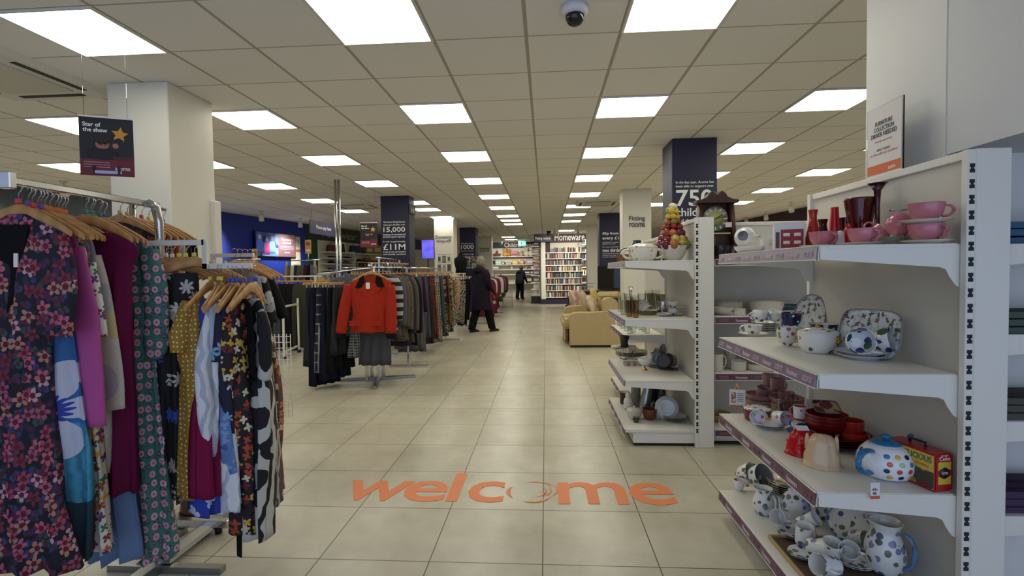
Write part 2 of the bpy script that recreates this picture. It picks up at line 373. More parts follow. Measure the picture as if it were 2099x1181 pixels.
# dome camera
d=atZ(1178,14,CZ); r=thing('dome_camera','white dome security camera on the ceiling near the camera','security camera',(d.x,d.y,CZ))
MB().lathe([(.001,0),(.078,0),(.078,-.03),(.07,-.045),(.056,-.05),(.001,-.05)],32).build('housing',col('dadbe2',.35),r)
MB().lathe([(.054,-.046),(.052,-.072),(.04,-.094),(.02,-.107),(.001,-.11)],32).build('smoked_dome',col('1b1a1c',.08),r)
for px,py,sx_ in ((1177,476,1),):
    q=atZ(1125,474,CZ); r=thing('dome_camera','small black dome security camera before the Homeware sign','security camera',(q.x,q.y,CZ))
    MB().lathe([(.001,0),(.09,0),(.09,-.04),(.05,-.06),(.001,-.06)],16).build('housing',BLACK,r); MB().sphere((0,0,-.1),.08).build('smoked_dome',BLACK,r)
# air conditioning cassettes
def cassette(x,y,label,rz=0):
    r=thing('air_conditioner',label,'air conditioner',(x,y,CZ),rz)
    MB().prism([(-.47,0),(.47,0),(.42,-.035),(-.42,-.035)],-.45,.45).build('housing',col('d6d2c6',.5),r)
    MB().box(-.27,.27,-.27,.27,-.045,-.03).build('intake_grille',col('c9c4b5',.6),r)
    sl=col('2a2520',.7)
    for k_ in range(4):
        b=MB(); b.M=eul(rz=k_*PI/2); b.box(-.27,.27,-.385,-.34,-.039,-.03).build('air_slot',sl,r)
q=atZ(1226,411,CZ); cassette(q.x,q.y+.3,'ceiling air conditioner between light panels in front of the white Fitting rooms pillar')
q=atZ(733,421,CZ); cassette(q.x,q.y,'ceiling air conditioner left of the navy 15,000 pillar')
q=atZ(10,152,CZ); cassette(q.x,q.y,'ceiling air conditioner at the top left edge of the view')
# spot lights
def spot(x,y,z,rz,label,lit=False,el=.6,aim=None,e=60):
    if aim:  # beams added to dark-faced fittings as well, to brighten the walls
        l=bpy.data.lights.new('spot_fill_beam','SPOT'); l.energy=e; l.spot_size=1.9; l.spot_blend=.8; l.shadow_soft_size=.06; l.color=(1,.93,.8)
        lo=bpy.data.objects.new('spot_fill_beam',l); COL.objects.link(lo); lo.location=(x,y,z-.32); lo.rotation_euler=(Vector(aim)-Vector((x,y,z-.32))).to_track_quat('-Z','Y').to_euler()
    r=thing('track_spotlight',label,'spotlight',(x,y,z),rz)
    MB().lathe([(.001,0),(.05,0),(.05,-.02),(.001,-.02)],16).build('ceiling_rose',col('dcd8cc',.4),r)
    MB().tube([(0,0,-.02),(0,0,-.12)],.01).build('stem',col('dcd8cc',.4),r)
    b=MB(); b.M=Matrix.Translation((0,0,-.15))@eul(rx=el); b.lathe([(.001,.08),(.05,.07),(.062,-.08),(.055,-.08),(.05,-.06),(.001,-.06)],18).build('lamp_head',col('dcd8cc',.4),r)
    b=MB(); b.M=Matrix.Translation((0,0,-.15))@eul(rx=el); b.lathe([(.001,-.062),(.05,-.062),(.05,-.07),(.001,-.07)],18).build('lamp_face',glow('fff6dd',14,'spot_face') if lit else col('77736a',.3),r)
for px,py,l_,lit in ((527,433,'white ceiling spotlight over the blue wall, dark',0),(608,448,'lit white ceiling spotlight over the blue wall near the Please pay here sign',1),(118,372,'white ceiling spotlight left of the hanging Star of the show poster',0)):
    q=atZ(px,py,CZ); spot(q.x+.1,q.y,CZ,.5,l_,lit,aim=(wallx(q.y),q.y+(-1.2 if lit==0 else .3),1.3),e=130 if px>400 else 30)
for px,py,l_,lit in ((1056,489,'lit spotlight above the Childrenswear sign',1),(1028,492,'spotlight above the start of the Childrenswear sign',0),(1137,470,'lit spotlight above the Homeware sign, first from left',1),(1184,470,'spotlight above the Homeware sign, second from left',0),(1212,470,'spotlight above the Homeware sign, rightmost',0)):
    q=atZ(px,py,CZ); yy=min(q.y,24.2 if px<1100 else 19.0); spot(q.x,yy,CZ,.3,l_,lit,aim=(q.x,yy+2.5,1.0),e=75)
for k_,(px,py) in enumerate(((1570,433),(1622,414),(1530,445),(1692,390))):
    q=atZ(px,py,CZ); spot(q.x,q.y,CZ,-.6,aim=(rwx(q.y),q.y,1.2),e=50,label='white ceiling spotlight near the right wall, %s from the camera'%['third','second','fourth','nearest'][k_])
# ---------------------------------------------------------------- shop shelving
STRIPM=col('5d3a4e',.25); HT=col('c9b6c2',.5); HT2=col('835c70',.5)
def upright(parent,x0,x1,y0,y1,h,slotx,slots,name='upright'):
    MB().box(x0,x1,y0,y1,0,h).build(name,SHELFW,parent,bev=.003)
def shelf_mesh(D,L,zs,side='x'):
    """local frame: x from the back (0) to the front (-D), y along the bay 0..L, top at z=0"""
    b=MB(); b.box(-D,0,0.003,L-.003,-.022,0).box(-D,-D+.004,0.003,L-.003,-.055,0)
    return b.mesh('board',SHELFW,.0015)
def bracket_mesh(D):
    b=MB(); pr=[(-D+.006,-.004),(.022,-.004),(.022,-.15),(.01,-.155),(-.008,-.145),(-.028,-.115),(-.04,-.09),(-.058,-.082),(-D+.006,-.05)]
    b.prism(pr,0,.003); b.prism([(-D+.03,-.002),(-.012,-.002),(-.012,-.012),(-D+.03,-.012)],-.0015,0); b.lathe([(.0001,0),(.003,0)],8)
    return b.mesh('bracket',SHELFW,.001)
def strip(parent,D,L,n,texts=True,zt=-.004,h=.046,word='Homeware',sm=None):
    sm=sm or STRIPM
    b=MB(); b.M=Matrix.Translation((-D,0,zt))@eul(ry=.12); b.box(-.004,-.001,.004,L-.004,-h,0); st=b.build('ticket_strip',sm,parent)
    b=MB(); b.M=Matrix.Translation((-D,0,zt))@eul(ry=.12); b.box(-.006,0,.004,L-.004,-h-.003,-h).box(-.006,0,.004,L-.004,0,.003).build('strip_edge',SHELFW,st)
    if texts:
        for i in range(n):
            yc=L*(1-(i+.5)/n); w=.066 if i%2==0 else .085; wd=word if i%2 else 'acorns'; mt=HT if i%2 else (HT2 if sm is STRIPM else col('b3a4b0',.5))
            x=-D-.0052; a=Vector((x-.0058,yc+w/2,zt-h*.76)); bb=Vector((x-.0058,yc-w/2,zt-h*.76)); c=Vector((x-.0016,yc+w/2,zt-h*.3))
            me,(x0,x1,y0,y1)=txtmesh(wd,.012,.0005); me=me.copy(); me.materials.clear(); me.materials.append(mt)
            u=(bb-a)/(x1-x0); v=(c-a)/(y1-y0); nn=u.cross(v).normalized()
            bm_=Matrix(((u.x,v.x,nn.x,0),(u.y,v.y,nn.y,0),(u.z,v.z,nn.z,0),(0,0,0,1)))
            me.transform(Matrix.Translation(a)@bm_@Matrix.Translation((-x0,-y0,0))); link('strip_lettering',me,st)
def bay(name,label,xb,y0,L,D,H,zs,nt=9,base=True,rz=0,endup=True,farup=True,org=None,backw=.03,basez=.13,cols=None):
    """shelving bay; local x=0 is the back panel plane, front towards -x"""
    r=thing(name,label,'shelving unit',org or (xb,y0,0),rz,None)
    MB().box(0,backw,.0,L,.02,H-.03).build('back_panel',col('c6c2b8',.5),r)
    MB().box(-.012,backw+.004,0.01,L-.01,H-.03,H).build('top_rail',SHELFW,r,bev=.003)
    if endup: upright(r,.0,.112,-.03,-.001,H,(-.006,.004,-.031,-.02),0); MB().box(-.028,-.001,-.03,-.003,0,H-.002).build('upright_edge',SHELFW,r,bev=.002)
    if endup:
        b=MB(); z=H-.05
        while z>.1: b.box(-.022,-.006,-.0315,-.029,z-.03,z-.018).box(-.018,-.010,-.0315,-.029,z-.018,z-.012).box(-.022,-.006,-.0315,-.029,z-.012,z); z-=.052
        b.build('slot_row',col('232222',.8),r)
    if farup: MB().box(-.02,.05,L,L+.028,0,H).build('upright',SHELFW,r,bev=.002)
    for z in zs:
        d=D; m=shelf_mesh(d,L,z); s_=link('shelf',m,r,loc=(-.03,0,z))
        bm_=bracket_mesh(d)
        link('bracket',bm_,s_,loc=(0,.0,0)); link('bracket',bm_,s_,loc=(0,L-.004,0)); 
        strip(s_,d,L,nt,sm=(cols or {}).get(z))
    if base:
        bs=MB().box(-D-.03,0,.0,L,basez-.025,basez).build('base_shelf',SHELFW,r,bev=.002)
        MB().box(-D+.03,0,.004,L-.004,.025,basez-.026).build('plinth',SHELFW,r); MB().box(-D+.035,-.01,.01,L-.01,.0,.026).build('plinth_kick',BLACK,r)
        s2=MB().box(-.001,0,0,.001,-.001,0).build('strip_fixing',SHELFW,bs,loc=(-.03,0,basez)); strip(s2,D,L,nt)
    return r
NB=bay('homeware_shelving','tall white homeware shelving unit at the right edge with pink cups on top',1.435,1.83,1.0,.46,1.757,[1.445,.995,.575],nt=9,basez=.15,cols={1.445:col('a598a4',.25),.995:col('8d7a8a',.25)})  # paler upper strips here and below: plastic cover glare put into the colour
CB=bay('homeware_shelving','white homeware shelving unit topped with the ceramic fruit tower',1.155,3.95,1.0,.52,1.757,[1.437,.986,.513],nt=9,cols={1.437:col('b4b0b4',.25),.986:col('857c92',.25),.513:col('6c6284',.25)})
CB2=bay('homeware_shelving','narrow white shelving bay of clear glasses behind the fruit tower unit',1.155,4.985,.95,.37,1.70,[.735],nt=9,endup=False)
FB=bay('homeware_shelving','white shelving bay facing the camera under the mantel clock',0,0,1.05,.43,1.757,[1.44,1.0,.565],nt=8,rz=PI/2,endup=False,org=(2.335,4.42,0))
# shelves on the far side of the nearest unit, seen past its upright
r=thing('rear_shelving','white shelves of folded fabric seen past the right edge upright','shelving unit',(1.556,1.835,0))
for z in (1.44,1.13,.83,.5): MB().prism([(0,0),(.45,0),(.45,-.035),(0,-.075)],0,.22).build('shelf',SHELFW,r,loc=(0,0,z),bev=.002)
MB().box(-.003,.0,0,.22,0,1.7).build('side_panel',SHELFW,r)
for z,c,l_ in ((1.442,'3f5f7a','blue folded fabric on the top rear shelf at the right edge'),(1.132,'4d5c55','grey green folded fabric on the second rear shelf at the right edge'),(.832,'55524c','dark grey folded fabric on the third rear shelf at the right edge'),(.502,'4a3a52','purple folded fabric on the lowest rear shelf at the right edge')):
    b=MB(); h=0
    for k_ in range(3):
        rg=[]; 
        for i in range(9):
            y=.02+i*.0225; e=.018+.004*math.sin(i*1.7+k_); 
            rg.append([(.03+.004*math.cos(i+k_),y,h),(.4,y,h),(.41,y,h+e),(.02+.01*math.sin(i*2+k_),y,h+e)])
        b.loft(rg); h+=.026
    o=b.build('folded_fabric',cloth(c),loc=(1.556,1.835,z)); tag(o,l_,'fabric')
# ---------------------------------------------------------------- crockery
def rad(px,w,Y): return w/2*Y/F/math.sqrt(1+((px-1119)/F)**2)
def at_shelf(px,py,z,w):
    p=atZ(px,py,z); r_=rad(px,w,p.y); d=Vector((p.x,p.y,0)).normalized(); return p+d*r_*.85,r_
def shell(prof,th=.003):
    """closed profile from an outer profile (bottom centre outwards and up)"""
    inn=[(max(.0005,r-th),z+(th if i==0 else 0)) for i,(r,z) in enumerate(prof)]
    inn=[(r,max(z,prof[0][1]+th)) for r,z in inn]
    return [(.0005,prof[0][1])]+prof+inn[::-1]+[(.0005,prof[0][1]+th)]
def smoothp(p,k=2):
    for _ in range(k):
        q=[p[0]]
        for a,b in zip(p,p[1:]): q+=[(a[0]*.75+b[0]*.25,a[1]*.75+b[1]*.25),(a[0]*.25+b[0]*.75,a[1]*.25+b[1]*.75)]
        p=q+[p[-1]]
    return p
PROF={'cup':[(.40,0),(.44,.05),(.80,.25),(.97,.62),(1,1)],'teacup':[(.5,0),(.6,.05),(.84,.28),(.94,.6),(.97,.85),(1.01,1)],'mug':[(.84,0),(.92,.03),(.94,.2),(.95,.8),(1,1)],
 'bowl':[(.45,0),(.48,.06),(.8,.3),(.96,.7),(1,1)],'deep':[(.6,0),(.7,.04),(.9,.3),(.98,.7),(1,1)],'plate':[(.55,0),(.6,.2),(.72,.35),(1,1)],'dish':[(.85,0),(.95,.1),(1,1)],
 'vase':[(.7,0),(.9,.1),(1,.25),(.75,.5),(.5,.75),(.45,.85),(.62,1)],'flare':[(.45,0),(.5,.02),(.7,.45),(1,1)],'taper':[(.8,0),(1,.06),(.95,.3),(.68,.8),(.62,1)],'jar':[(.7,0),(.95,.12),(1,.5),(.85,.78),(.55,.84),(.6,1)],
 'jug':[(.62,0),(.8,.06),(1,.32),(.92,.55),(.66,.75),(.62,.85),(.82,1)],'pot':[(.6,0),(.72,.03),(.98,.3),(1,.5),(.85,.78),(.6,.93),(.52,1)],'tumbler':[(.75,0),(.8,.02),(.95,.9),(1,1)]}
def vprof(kind,r,h,sm=2): return smoothp([(a*r,b*h) for a,b in PROF[kind]],sm)
def hnd(r,h,z0=.2,z1=.85,out=.55,t=None,a0=1.0,n=10):
    t=t or max(.003,r*.085)
    return MB().tube(bez([(r*.86,0,h*z1),(r*(1+out),0,h*(z1+.12)),(r*(1+out),0,h*z0*.6),(r*.78,0,h*z0)],n),t,8,flat=1.5)
def vessel(kind,label,loc,r,h,mat,rz=0,tilt=(0,0),handle=None,name=None,cat=None,group=None,inner=None,hm=None,lid=None,body='body',sx=1,sy=1,lidm=None,n=28,hand2=False,z1=.85,z0=.2,out=.55,spout=0):
    name=name or kind; cat=cat or name.replace('_',' ')
    single=not(handle or lid or inner or hand2)
    prof=shell(vprof(kind,r,h),max(.0018,r*.045))
    wob=(lambda a,t:spout*max(0,math.cos(a-PI))**6*(max(0,1-abs(t-.5)*3))) if spout else None
    b=MB().lathe(prof,n,sx,sy,wob)
    M=eul(rx=tilt[0],ry=tilt[1],rz=0)
    if tilt!=(0,0):   # rest on the shelf
        zmin=min((M@p).z for p in b.v); loc=Vector(loc)-Vector((0,0,zmin))
    if single:
        o=b.build(name,mat); o.location=loc; o.rotation_euler=(eul(rz=rz)@M).to_euler(); return tag(o,label,cat,group)
    o=thing(name,label,cat,loc,0,group); o.rotation_euler=(eul(rz=rz)@M).to_euler()
    b.build(body,mat,o)
    if inner: MB().lathe([(.0005,h*.12)]+[(max(.001,x-max(.0018,r*.045)-.0006),max(z,h*.12)) for x,z in vprof(kind,r,h)][:-1],n,sx,sy).build('inside_glaze',inner,o)
    if handle: hnd(r,h,z0,z1,out).build('handle',hm or mat,o)
    if hand2:
        m_=hnd(r,h,z0,z1,out); m_.build('handle',hm or mat,o); q=hnd(r,h,z0,z1,out); q.v=[Vector((-p.x,-p.y,p.z)) for p in q.v]; q.build('handle',hm or mat,o)
    if lid:
        l_=MB().lathe([(r*PROF[kind][-1][0]*1.02,h),(r*PROF[kind][-1][0]*.98,h+.006),(r*.5,h+lid*.6),(r*.14,h+lid*.72),(.001,h+lid*.72)],n,sx,sy).build('lid',lidm or mat,o)
        MB().sphere((0,0,h+lid*.85),lid*.22+.004).build('knob',hm or lidm or mat,l_)
    return o
def plate_at(label,loc,r,mat,h=None,rz=0,tilt=(0,0),name='plate',cat=None,group=None,sx=1,sy=1,kind='plate'):
    return vessel(kind,label,loc,r,h or r*.16,mat,rz,tilt,name=name,cat=cat or name.replace('_',' '),group=group,sx=sx,sy=sy,n=36)
def stack(labelf,loc,r,mat,n,dz,name='plate',h=None,group=None,kind='plate',jit=.002,mats=None):
    for k_ in range(n):
        l=Vector(loc)+Vector((random.uniform(-jit,jit),random.uniform(-jit,jit),k_*dz)); w='lowest' if k_==0 else 'topmost' if k_==n-1 else ('second' if k_==1 else 'third' if k_==2 else 'fourth' if k_==3 else 'fifth' if k_==4 else 'sixth')+' up'
        plate_at(labelf+', %s'%w,l,r,(mats[k_] if mats else mat),h,name=name,group=group,kind=kind)
    return Vector(loc)+Vector((0,0,n*dz))
CER=lambda c:col(c,.15,0,'glaze')
CW=CER('dcdad4'); PINK=CER('b8707c'); MAUVE=CER('7d5a5c'); REDG=CER('8e1418')
IVY=flower('ivy_glaze','dcdcd8',['59624a','4a5270','5c5f58'],42,2,.42,.9,.6,True,.15)
IVYB=flower('leaf_glaze','dcdcd8',['5c6252','565a80','6a6e5a','7c82a0'],34,2,.46,.9,.5,True,.15)
FLG=flower('rose_glaze','dedcd6',['9a5a5e','55643f','8a8f4a'],40,4,.4,.9,.4,True,.15)
BLUF=flower('blue_leaf_glaze','dcdddc',['24356e','1f2c5a','3f5a38'],23,2,.5,.8,.85,True,.15)
DOTM=flower('dot_glaze','e4e6ea',['c9482c','e0a22e','2a75b0','a9c24a','1a2252','d8752e'],26,0,.27,.25,1.0,True,.12)
GOLD=col('b98a2e',.25,1,'metal')
def price_tag(label,p,q,w,rz,red=True,parts=True,txt=None):
    """swing ticket; p string top, q tag top centre"""
    r=thing('price_tag',label,'price tag',q,rz)
    if p is not None: 
        d=Vector(p)-Vector(q); d=eul(rz=-rz).to_3x3()@d; MB().tube([(0,0,0),d],.0008,5).build('string',WHITE,r)
    MB().box(-w/2,w/2,-.0008,.0008,-w*1.75,0).build('card',col('dcd9dc',.6),r)
    MB().box(-w/2,w/2,-.0014,.0012,-w*1.75,-w*1.42).build('red_edge',col('cc5a3c',.6),r)
    if txt:
        for i,s_ in enumerate(txt):
            a=Vector((-w*.3,-.0016,-w*(.85+.45*i))); 
            me,(x0,x1,y0,y1)=txtmesh(s_,.01,.0003); me=me.copy(); me.materials.clear(); me.materials.append(BLACK)
            k_=w*.32/(y1-y0); me.transform(Matrix.Translation(a)@Matrix(((k_,0,0,0),(0,0,-1,0),(0,k_,0,0),(0,0,0,1)))@Matrix.Translation((-x0,-y0,0))); link('handwriting',me,r)
    return r
# --- nearest unit, top shelf
Z=1.4455
def onY(px,Y,z=Z): p=atY(px,556,Y); return Vector((min(p.x,1.40),Y,z))
def pinkcup(px,Y,label,z=Z,w=60,rz=0,tilt=(0,0),xy=None):
    r=rad(px,w,Y); return vessel('teacup',label,xy or onY(px,Y,z),r,r*1.12,PINK,rz,tilt,handle=True,name='teacup',cat='cup',inner=CER('e6dcd8'),z1=.82)
CRM=CER('e2dccb')
p=Vector((1.345,1.895,Z)); plate_at('cream saucer under the lower of two stacked pink cups',p,.08,CRM,name='saucer')
pinkcup(1905,1.87,'lower pink teacup of the stacked pair by the upright',z=Z+.01,rz=-1.25,w=75,xy=p+Vector((0,0,.01)))
q=p+Vector((0,0,.01+.066)); plate_at('cream saucer between the two stacked pink cups',q-Vector((0,0,.004)),.08,CRM,name='saucer')
pinkcup(1905,1.87,'topmost pink teacup of the stacked pair by the upright',rz=-.5,w=75,xy=q+Vector((0,0,.008)))
p=onY(1762,2.0); plate_at('cream saucer under the middle pink teacup at the shelf front',p,.08,CRM,name='saucer'); pinkcup(1772,2.0,'middle pink teacup at the front of the top shelf',w=62,rz=-1.3,xy=p+Vector((.01,0,.01)))
p=onY(1683,2.16); plate_at('cream saucer under the left pink teacup at the shelf front',p,.08,CRM,name='saucer'); pinkcup(1688,2.16,'left pink teacup at the front of the top shelf',w=56,rz=-1.3,xy=p+Vector((.006,0,.01)))
p=onY(1826,2.03); s_=stack('cream saucer in the pile under the tipped pink cup',p,.055,CRM,5,.0065,name='saucer')
pinkcup(1825,2.0,'pink teacup tipped mouth right on the pile of saucers',w=58,rz=.2,tilt=(0,1.05),xy=s_+Vector((0,0,.006)))
p=onY(1782,2.16); pinkcup(1782,2.12,'pink teacup tipped over behind the middle pink teacup',w=58,rz=2.9,tilt=(0,-1.0),xy=p+Vector((0,0,.0)))
REDGL=col('a3121a',.08,0,'glaze'); DKR=col('3c0710',.06,0,'glaze'); ORR=col('a82a14',.08,0,'glaze')
def vY(kind,px,Y,w,h_px,label,mat,**k):
    r=rad(px,w,Y); return vessel(kind,label,onY(px,Y),r,h_px*Y/F,mat,**k)
vY('vase',1666,2.42,32,80,'tall orange red waisted vase left of the red vases',ORR,name='vase')
vY('vase',1686,2.5,34,62,'dark red crinkled rim jug vase behind the left pink cup',DKR,name='vase')
vY('taper',1710,2.42,26,84,'bright red tapering vase with glossy sides',col('c01418',.06,0,'glaze'),name='vase')
vY('mug',1733,2.46,30,64,'dark red straight sided vase between the tall vases',DKR,name='vase')
vY('flare',1762,2.26,66,98,'large dark red flared vase with white chips on the rim',col('4a0a0c',.06,0,'glaze'),name='vase')
vY('jar',1739,2.22,26,48,'small round red vase beside the middle pink cup',REDGL,name='vase')
r=thing('bud_vase','slender dark red bud vase with a flat flared lip','vase',onY(1797,2.2)); 
MB().lathe(shell([(.028,0),(.03,.01),(.01,.04),(.009,.18),(.013,.235),(.03,.262)],.002),20).build('stem',DKR,r); MB().lathe([(.022,.262),(.036,.263),(.036,.266),(.022,.266)],20).build('lip',DKR,r)
gl=glass('f4f7f4')
r=thing('glass_goblet','clear glass goblet standing upside down behind the tipped pink cup','glass',(1.385,2.1,Z)); MB().lathe(shell([(.032,0),(.036,.03),(.03,.07),(.01,.085),(.005,.09)],.0015),20).build('glass_bowl',gl,r); MB().lathe([(.005,.09),(.004,.135),(.03,.142),(.03,.144),(.001,.144)],20).build('foot',gl,r)
r=thing('mug_box','white gift box with red printed panel on the top shelf','box',onY(1616,2.42),-.35); MB().box(-.062,.062,-.05,.05,0,.13).build('carton',col('d8d4d2',.5),r,bev=.003)
MB().box(-.035,.055,-.0515,-.0495,.012,.095).build('red_panel',col('8e1a20',.5),r)
for a in (-.025,.018):
    for z in (.03,.065): MB().box(a,a+.026,-.0525,-.051,z,z+.014).build('white_window',col('dedad4',.5),r)
MB().box(-.056,-.04,-.0515,-.0495,.012,.085).build('printed_band',col('55393c',.5),r)
p=onY(1534,2.7); plate_at('shallow white bowl under the tipped white teapot body',p,.07,CW,h=.035,name='bowl',kind='bowl')
vessel('pot','white embossed sugar pot lying on its side on the top shelf',p+Vector((-.01,0,.03)),.052,.07,flower('shell_glaze','dedcd6',['b9b5aa'],30,5,.4,.9,.5,True,.2),-.6,(1.45,0),name='sugar_pot',cat='pot',handle=True)
p=onY(1572,2.72); vessel('mug','small white mug with a leaf mark beside the gift box',p,.035,.07,FLG,-.5,handle=True,name='mug',cat='mug')
p=onY(1722,2.12); r=thing('white_clip_figure','small white plastic clip standing between two pink cups','ornament',p+Vector((0,0,.0)))
MB().loft([[(.02*math.cos(a)*k_,.008*math.sin(a),z) for a in [2*PI*i/14 for i in range(14)]] for k_,z in ((1.1,0),(.9,.02),(.75,.05),(.6,.062),(.2,.068))]).build('body',col('ddd8dc',.3),r)
# --- nearest unit, second shelf
Z=.9955
def sh(kind,px,py,w,h_px,label,mat,z=None,lim=1.40,**k):
    z=Z if z is None else z; p,r=at_shelf(px,py,z,w); p.x=min(p.x,lim-r); return vessel(kind,label,p,r,h_px*p.y/F,mat,**k)
def pl(px,py,w,label,mat,z=None,n=1,lim=1.40,dz=.007,**k):
    z=Z if z is None else z; p,r=at_shelf(px,py,z,w); p.x=min(p.x,lim-r)
    if n==1: plate_at(label,p,r,mat,**k); return p+Vector((0,0,.008))
    return stack(label,p,r,mat,n,dz,**k)
t_=pl(1544,690,62,'white saucer under the small rose teacup at the far end',CW,name='saucer'); vessel('teacup','small rose pattern teacup on a saucer at the far shelf end',t_,.049,.05,FLG,2.9,handle=True,name='teacup',cat='cup',inner=CW)
t_=pl(1570,684,62,'white patterned plate piled under two floral cups',IVY,n=5,dz=.012,name='plate')
vessel('cup','left floral cup tipped on top of the plate pile',t_+Vector((-.045,-.02,.0)),.042,.062,IVY,2.4,(.25,0),handle=True,name='teacup',cat='cup')
vessel('cup','right floral cup tipped on top of the plate pile',t_+Vector((.04,.0,.0)),.044,.062,IVYB,-2.5,(-.3,0),handle=True,name='teacup',cat='cup')
def standing_dish(label,c,rx,rz_,mat,yaw,lean,th=.03,name='serving_dish',sq=2.0,rimm=None,cat='dish'):
    """dish standing on its edge: superellipse rim, sunken middle"""
    n=40; rings=[]
    def ring(k_,d):
        out=[]
        for i in range(n):
            a=2*PI*i/n; cx_,sz_=math.cos(a),math.sin(a); f=(abs(cx_)**sq+abs(sz_)**sq)**(-1/sq)
            out.append((rx*k_*cx_*f,d,rz_*k_*sz_*f))
        return out
    for k_,d in ((.72,th),(.78,th*.98),(1,.004),(1.0,-.002),(.76,th*.55),(.70,th*.62),(.3,th*.66),(.02,th*.66)): rings.append(ring(k_,d))
    r=thing(name,label,cat,c); r.rotation_euler=(eul(rz=yaw)@eul(rx=lean)).to_euler()
    b=MB(); b.M=Matrix.Translation((0,0,rz_)); b.loft(rings); b.build('dish_body',mat,r)
    b=MB(); b.M=Matrix.Translation((0,0,rz_)); b.loft([ring(1.012,-.001),ring(1.012,-.004),ring(.985,-.004),ring(.985,-.001),ring(1.012,-.001)],(False,False)); b.build('rim_line',rimm or col('6d7280',.3),r)
    return r
BOT=flower('botanic_glaze','cfd0cc',['7a4a50','4d5a40','5a5a3c','8a5a50'],36,4,.4,.9,.3,False,.15,leaf=['5a6346','8a9080','b8bab0','b8bab0'])
p=atZ(1640,694,Z); standing_dish('large oval floral serving dish standing on edge in the middle of the second shelf',(p.x+.03,p.y+.0,Z),.082,.118,BOT,-.95,-.25)
p=atZ(1745,688,Z); standing_dish('rounded square floral roasting dish leaning on the back panel',(1.30,2.16,Z),.125,.1,BOT,-1.15,-.22,sq=4.5,th=.035)
sh('cup',1613,711,44,38,'single floral teacup at the front left of the second shelf',FLG,handle=True,name='teacup',cat='cup',inner=CW,rz=.1)
sh('deep',1676,727,84,40,'lidded floral tureen with gold side handles',FLG,name='tureen',cat='tureen',lid=.03,hand2=True,hm=GOLD,rz=-.9,z1=.8,z0=.62,out=.18)
t_=pl(1766,741,114,'white plate with blue rim under two tipped blue leaf cups',CER('d9dbe0'),n=2,dz=.014,name='plate',h=.02)
vessel('cup','blue leaf pattern cup lying on its side showing its base',t_+Vector((-.035,-.02,.001)),.052,.07,BLUF,-.25,(1.35,0),name='teacup',cat='cup',handle=True)
vessel('cup','second blue leaf pattern cup lying behind the first on the plates',t_+Vector((.045,.01,.001)),.05,.07,BLUF,.75,(1.35,0),name='teacup',cat='cup',handle=True)
sh('teacup',1784,703,62,36,'dark blue and white teacup behind the tipped leaf cups',flower('dark_blue_glaze','1c2550',['dcdcdc','a03a30','c9ccd8'],30,3,.34,.9,.7,True,.12),z=Z+.012,handle=True,name='teacup',cat='cup',hm=CW,inner=CW,rz=-.35)
sh('deep',1676,690,46,46,'dark blue patterned jar behind the oval serving dish',flower('dark_blue_glaze','1c2550',['dcdcdc'],30,3,.3,.9,.7,True,.12),name='jar')
price_tag('white swing ticket lying beside the blue rimmed plates',None,atZ(1836,722,Z)+Vector((0,0,.0)),.02,-.4).rotation_euler=(-1.45,0,.7)
price_tag('small swing ticket hanging on the front strip of the second shelf',None,atZ(1521,692,Z)+Vector((-.01,0,.0)),.018,.8).rotation_euler=(-1.3,0,.9)
# --- nearest unit, third shelf
Z=.5755
def easel():
    p,r=at_shelf(1511,846,Z,36); o=thing('picture_easel','tiny wooden easel holding a small greeting card','easel',p,-.3)
    wm=wood('pale_wood','b9793a','9c6228',8)
    for a,b in (((-.035,-.02,0),(0,.01,.15)),((.035,-.02,0),(0,.01,.15)),((0,.05,0),(0,.01,.15))): MB().tube([a,b],.0035,6).build('leg',wm,o)
    MB().box(-.045,.045,-.03,-.015,.03,.038).build('ledge',wm,o)
    b=MB(); b.M=Matrix.Translation((0,-.026,.038))@eul(rx=-.22); b.box(-.04,.04,-.003,.003,0,.085).build('card',col('cfd0cf',.6),o)
    b=MB(); b.M=Matrix.Translation((0,-.026,.038))@eul(rx=-.22); b.box(-.033,-.008,-.0045,-.003,.012,.07).build('brown_picture',flower('brown_print','c9a58c',['8e5a38','6d3a28'],60,3,.5,.8,.8,False,.6),o)
    b=MB(); b.M=Matrix.Translation((0,-.026,.038))@eul(rx=-.22)
    for z in (.062,.052,.042,.032,.022): b.box(.0,.032,-.004,-.003,z,z+.003)
    b.build('written_lines',col('55525a',.6),o)
easel()
t_=pl(1562,842,68,'mauve bowl in the left pair of stacked bowls',MAUVE,n=2,dz=.028,name='bowl',kind='deep',h=.052)
vessel('mug','mauve mug sitting tipped in the left pair of bowls',t_+Vector((0,0,-.005)),.04,.055,MAUVE,.1,(.2,.15),handle=True,name='mug',cat='mug',inner=MAUVE)
t_=pl(1636,852,74,'mauve bowl in the right pair of stacked bowls',MAUVE,n=2,dz=.03,name='bowl',kind='deep',h=.056)
vessel('mug','mauve mug standing in the right pair of bowls',t_+Vector((0,0,-.01)),.042,.062,MAUVE,-.6,handle=True,name='mug',cat='mug',inner=MAUVE)
t_=pl(1612,822,42,'mauve mug at the back of the mauve stack, lower',MAUVE,kind='mug',h=.08,name='mug'); 
vessel('mug','mauve mug at the back left on top of another mug',t_+Vector((0,0,.075)),.043,.07,MAUVE,.0,handle=True,name='mug',cat='mug',inner=MAUVE)
t_=pl(1655,832,44,'mauve mug at the back right of the mauve stack, lower',MAUVE,kind='mug',h=.08,name='mug')
vessel('mug','mauve mug at the back right on top of another mug',t_+Vector((0,0,.075)),.045,.07,MAUVE,-1.2,handle=True,name='mug',cat='mug',inner=MAUVE)
sh('dish',1552,866,56,22,'round red based dish with a white patterned lid',CER('7a1c1e'),name='butter_dish',cat='dish',lid=.012,lidm=IVY)
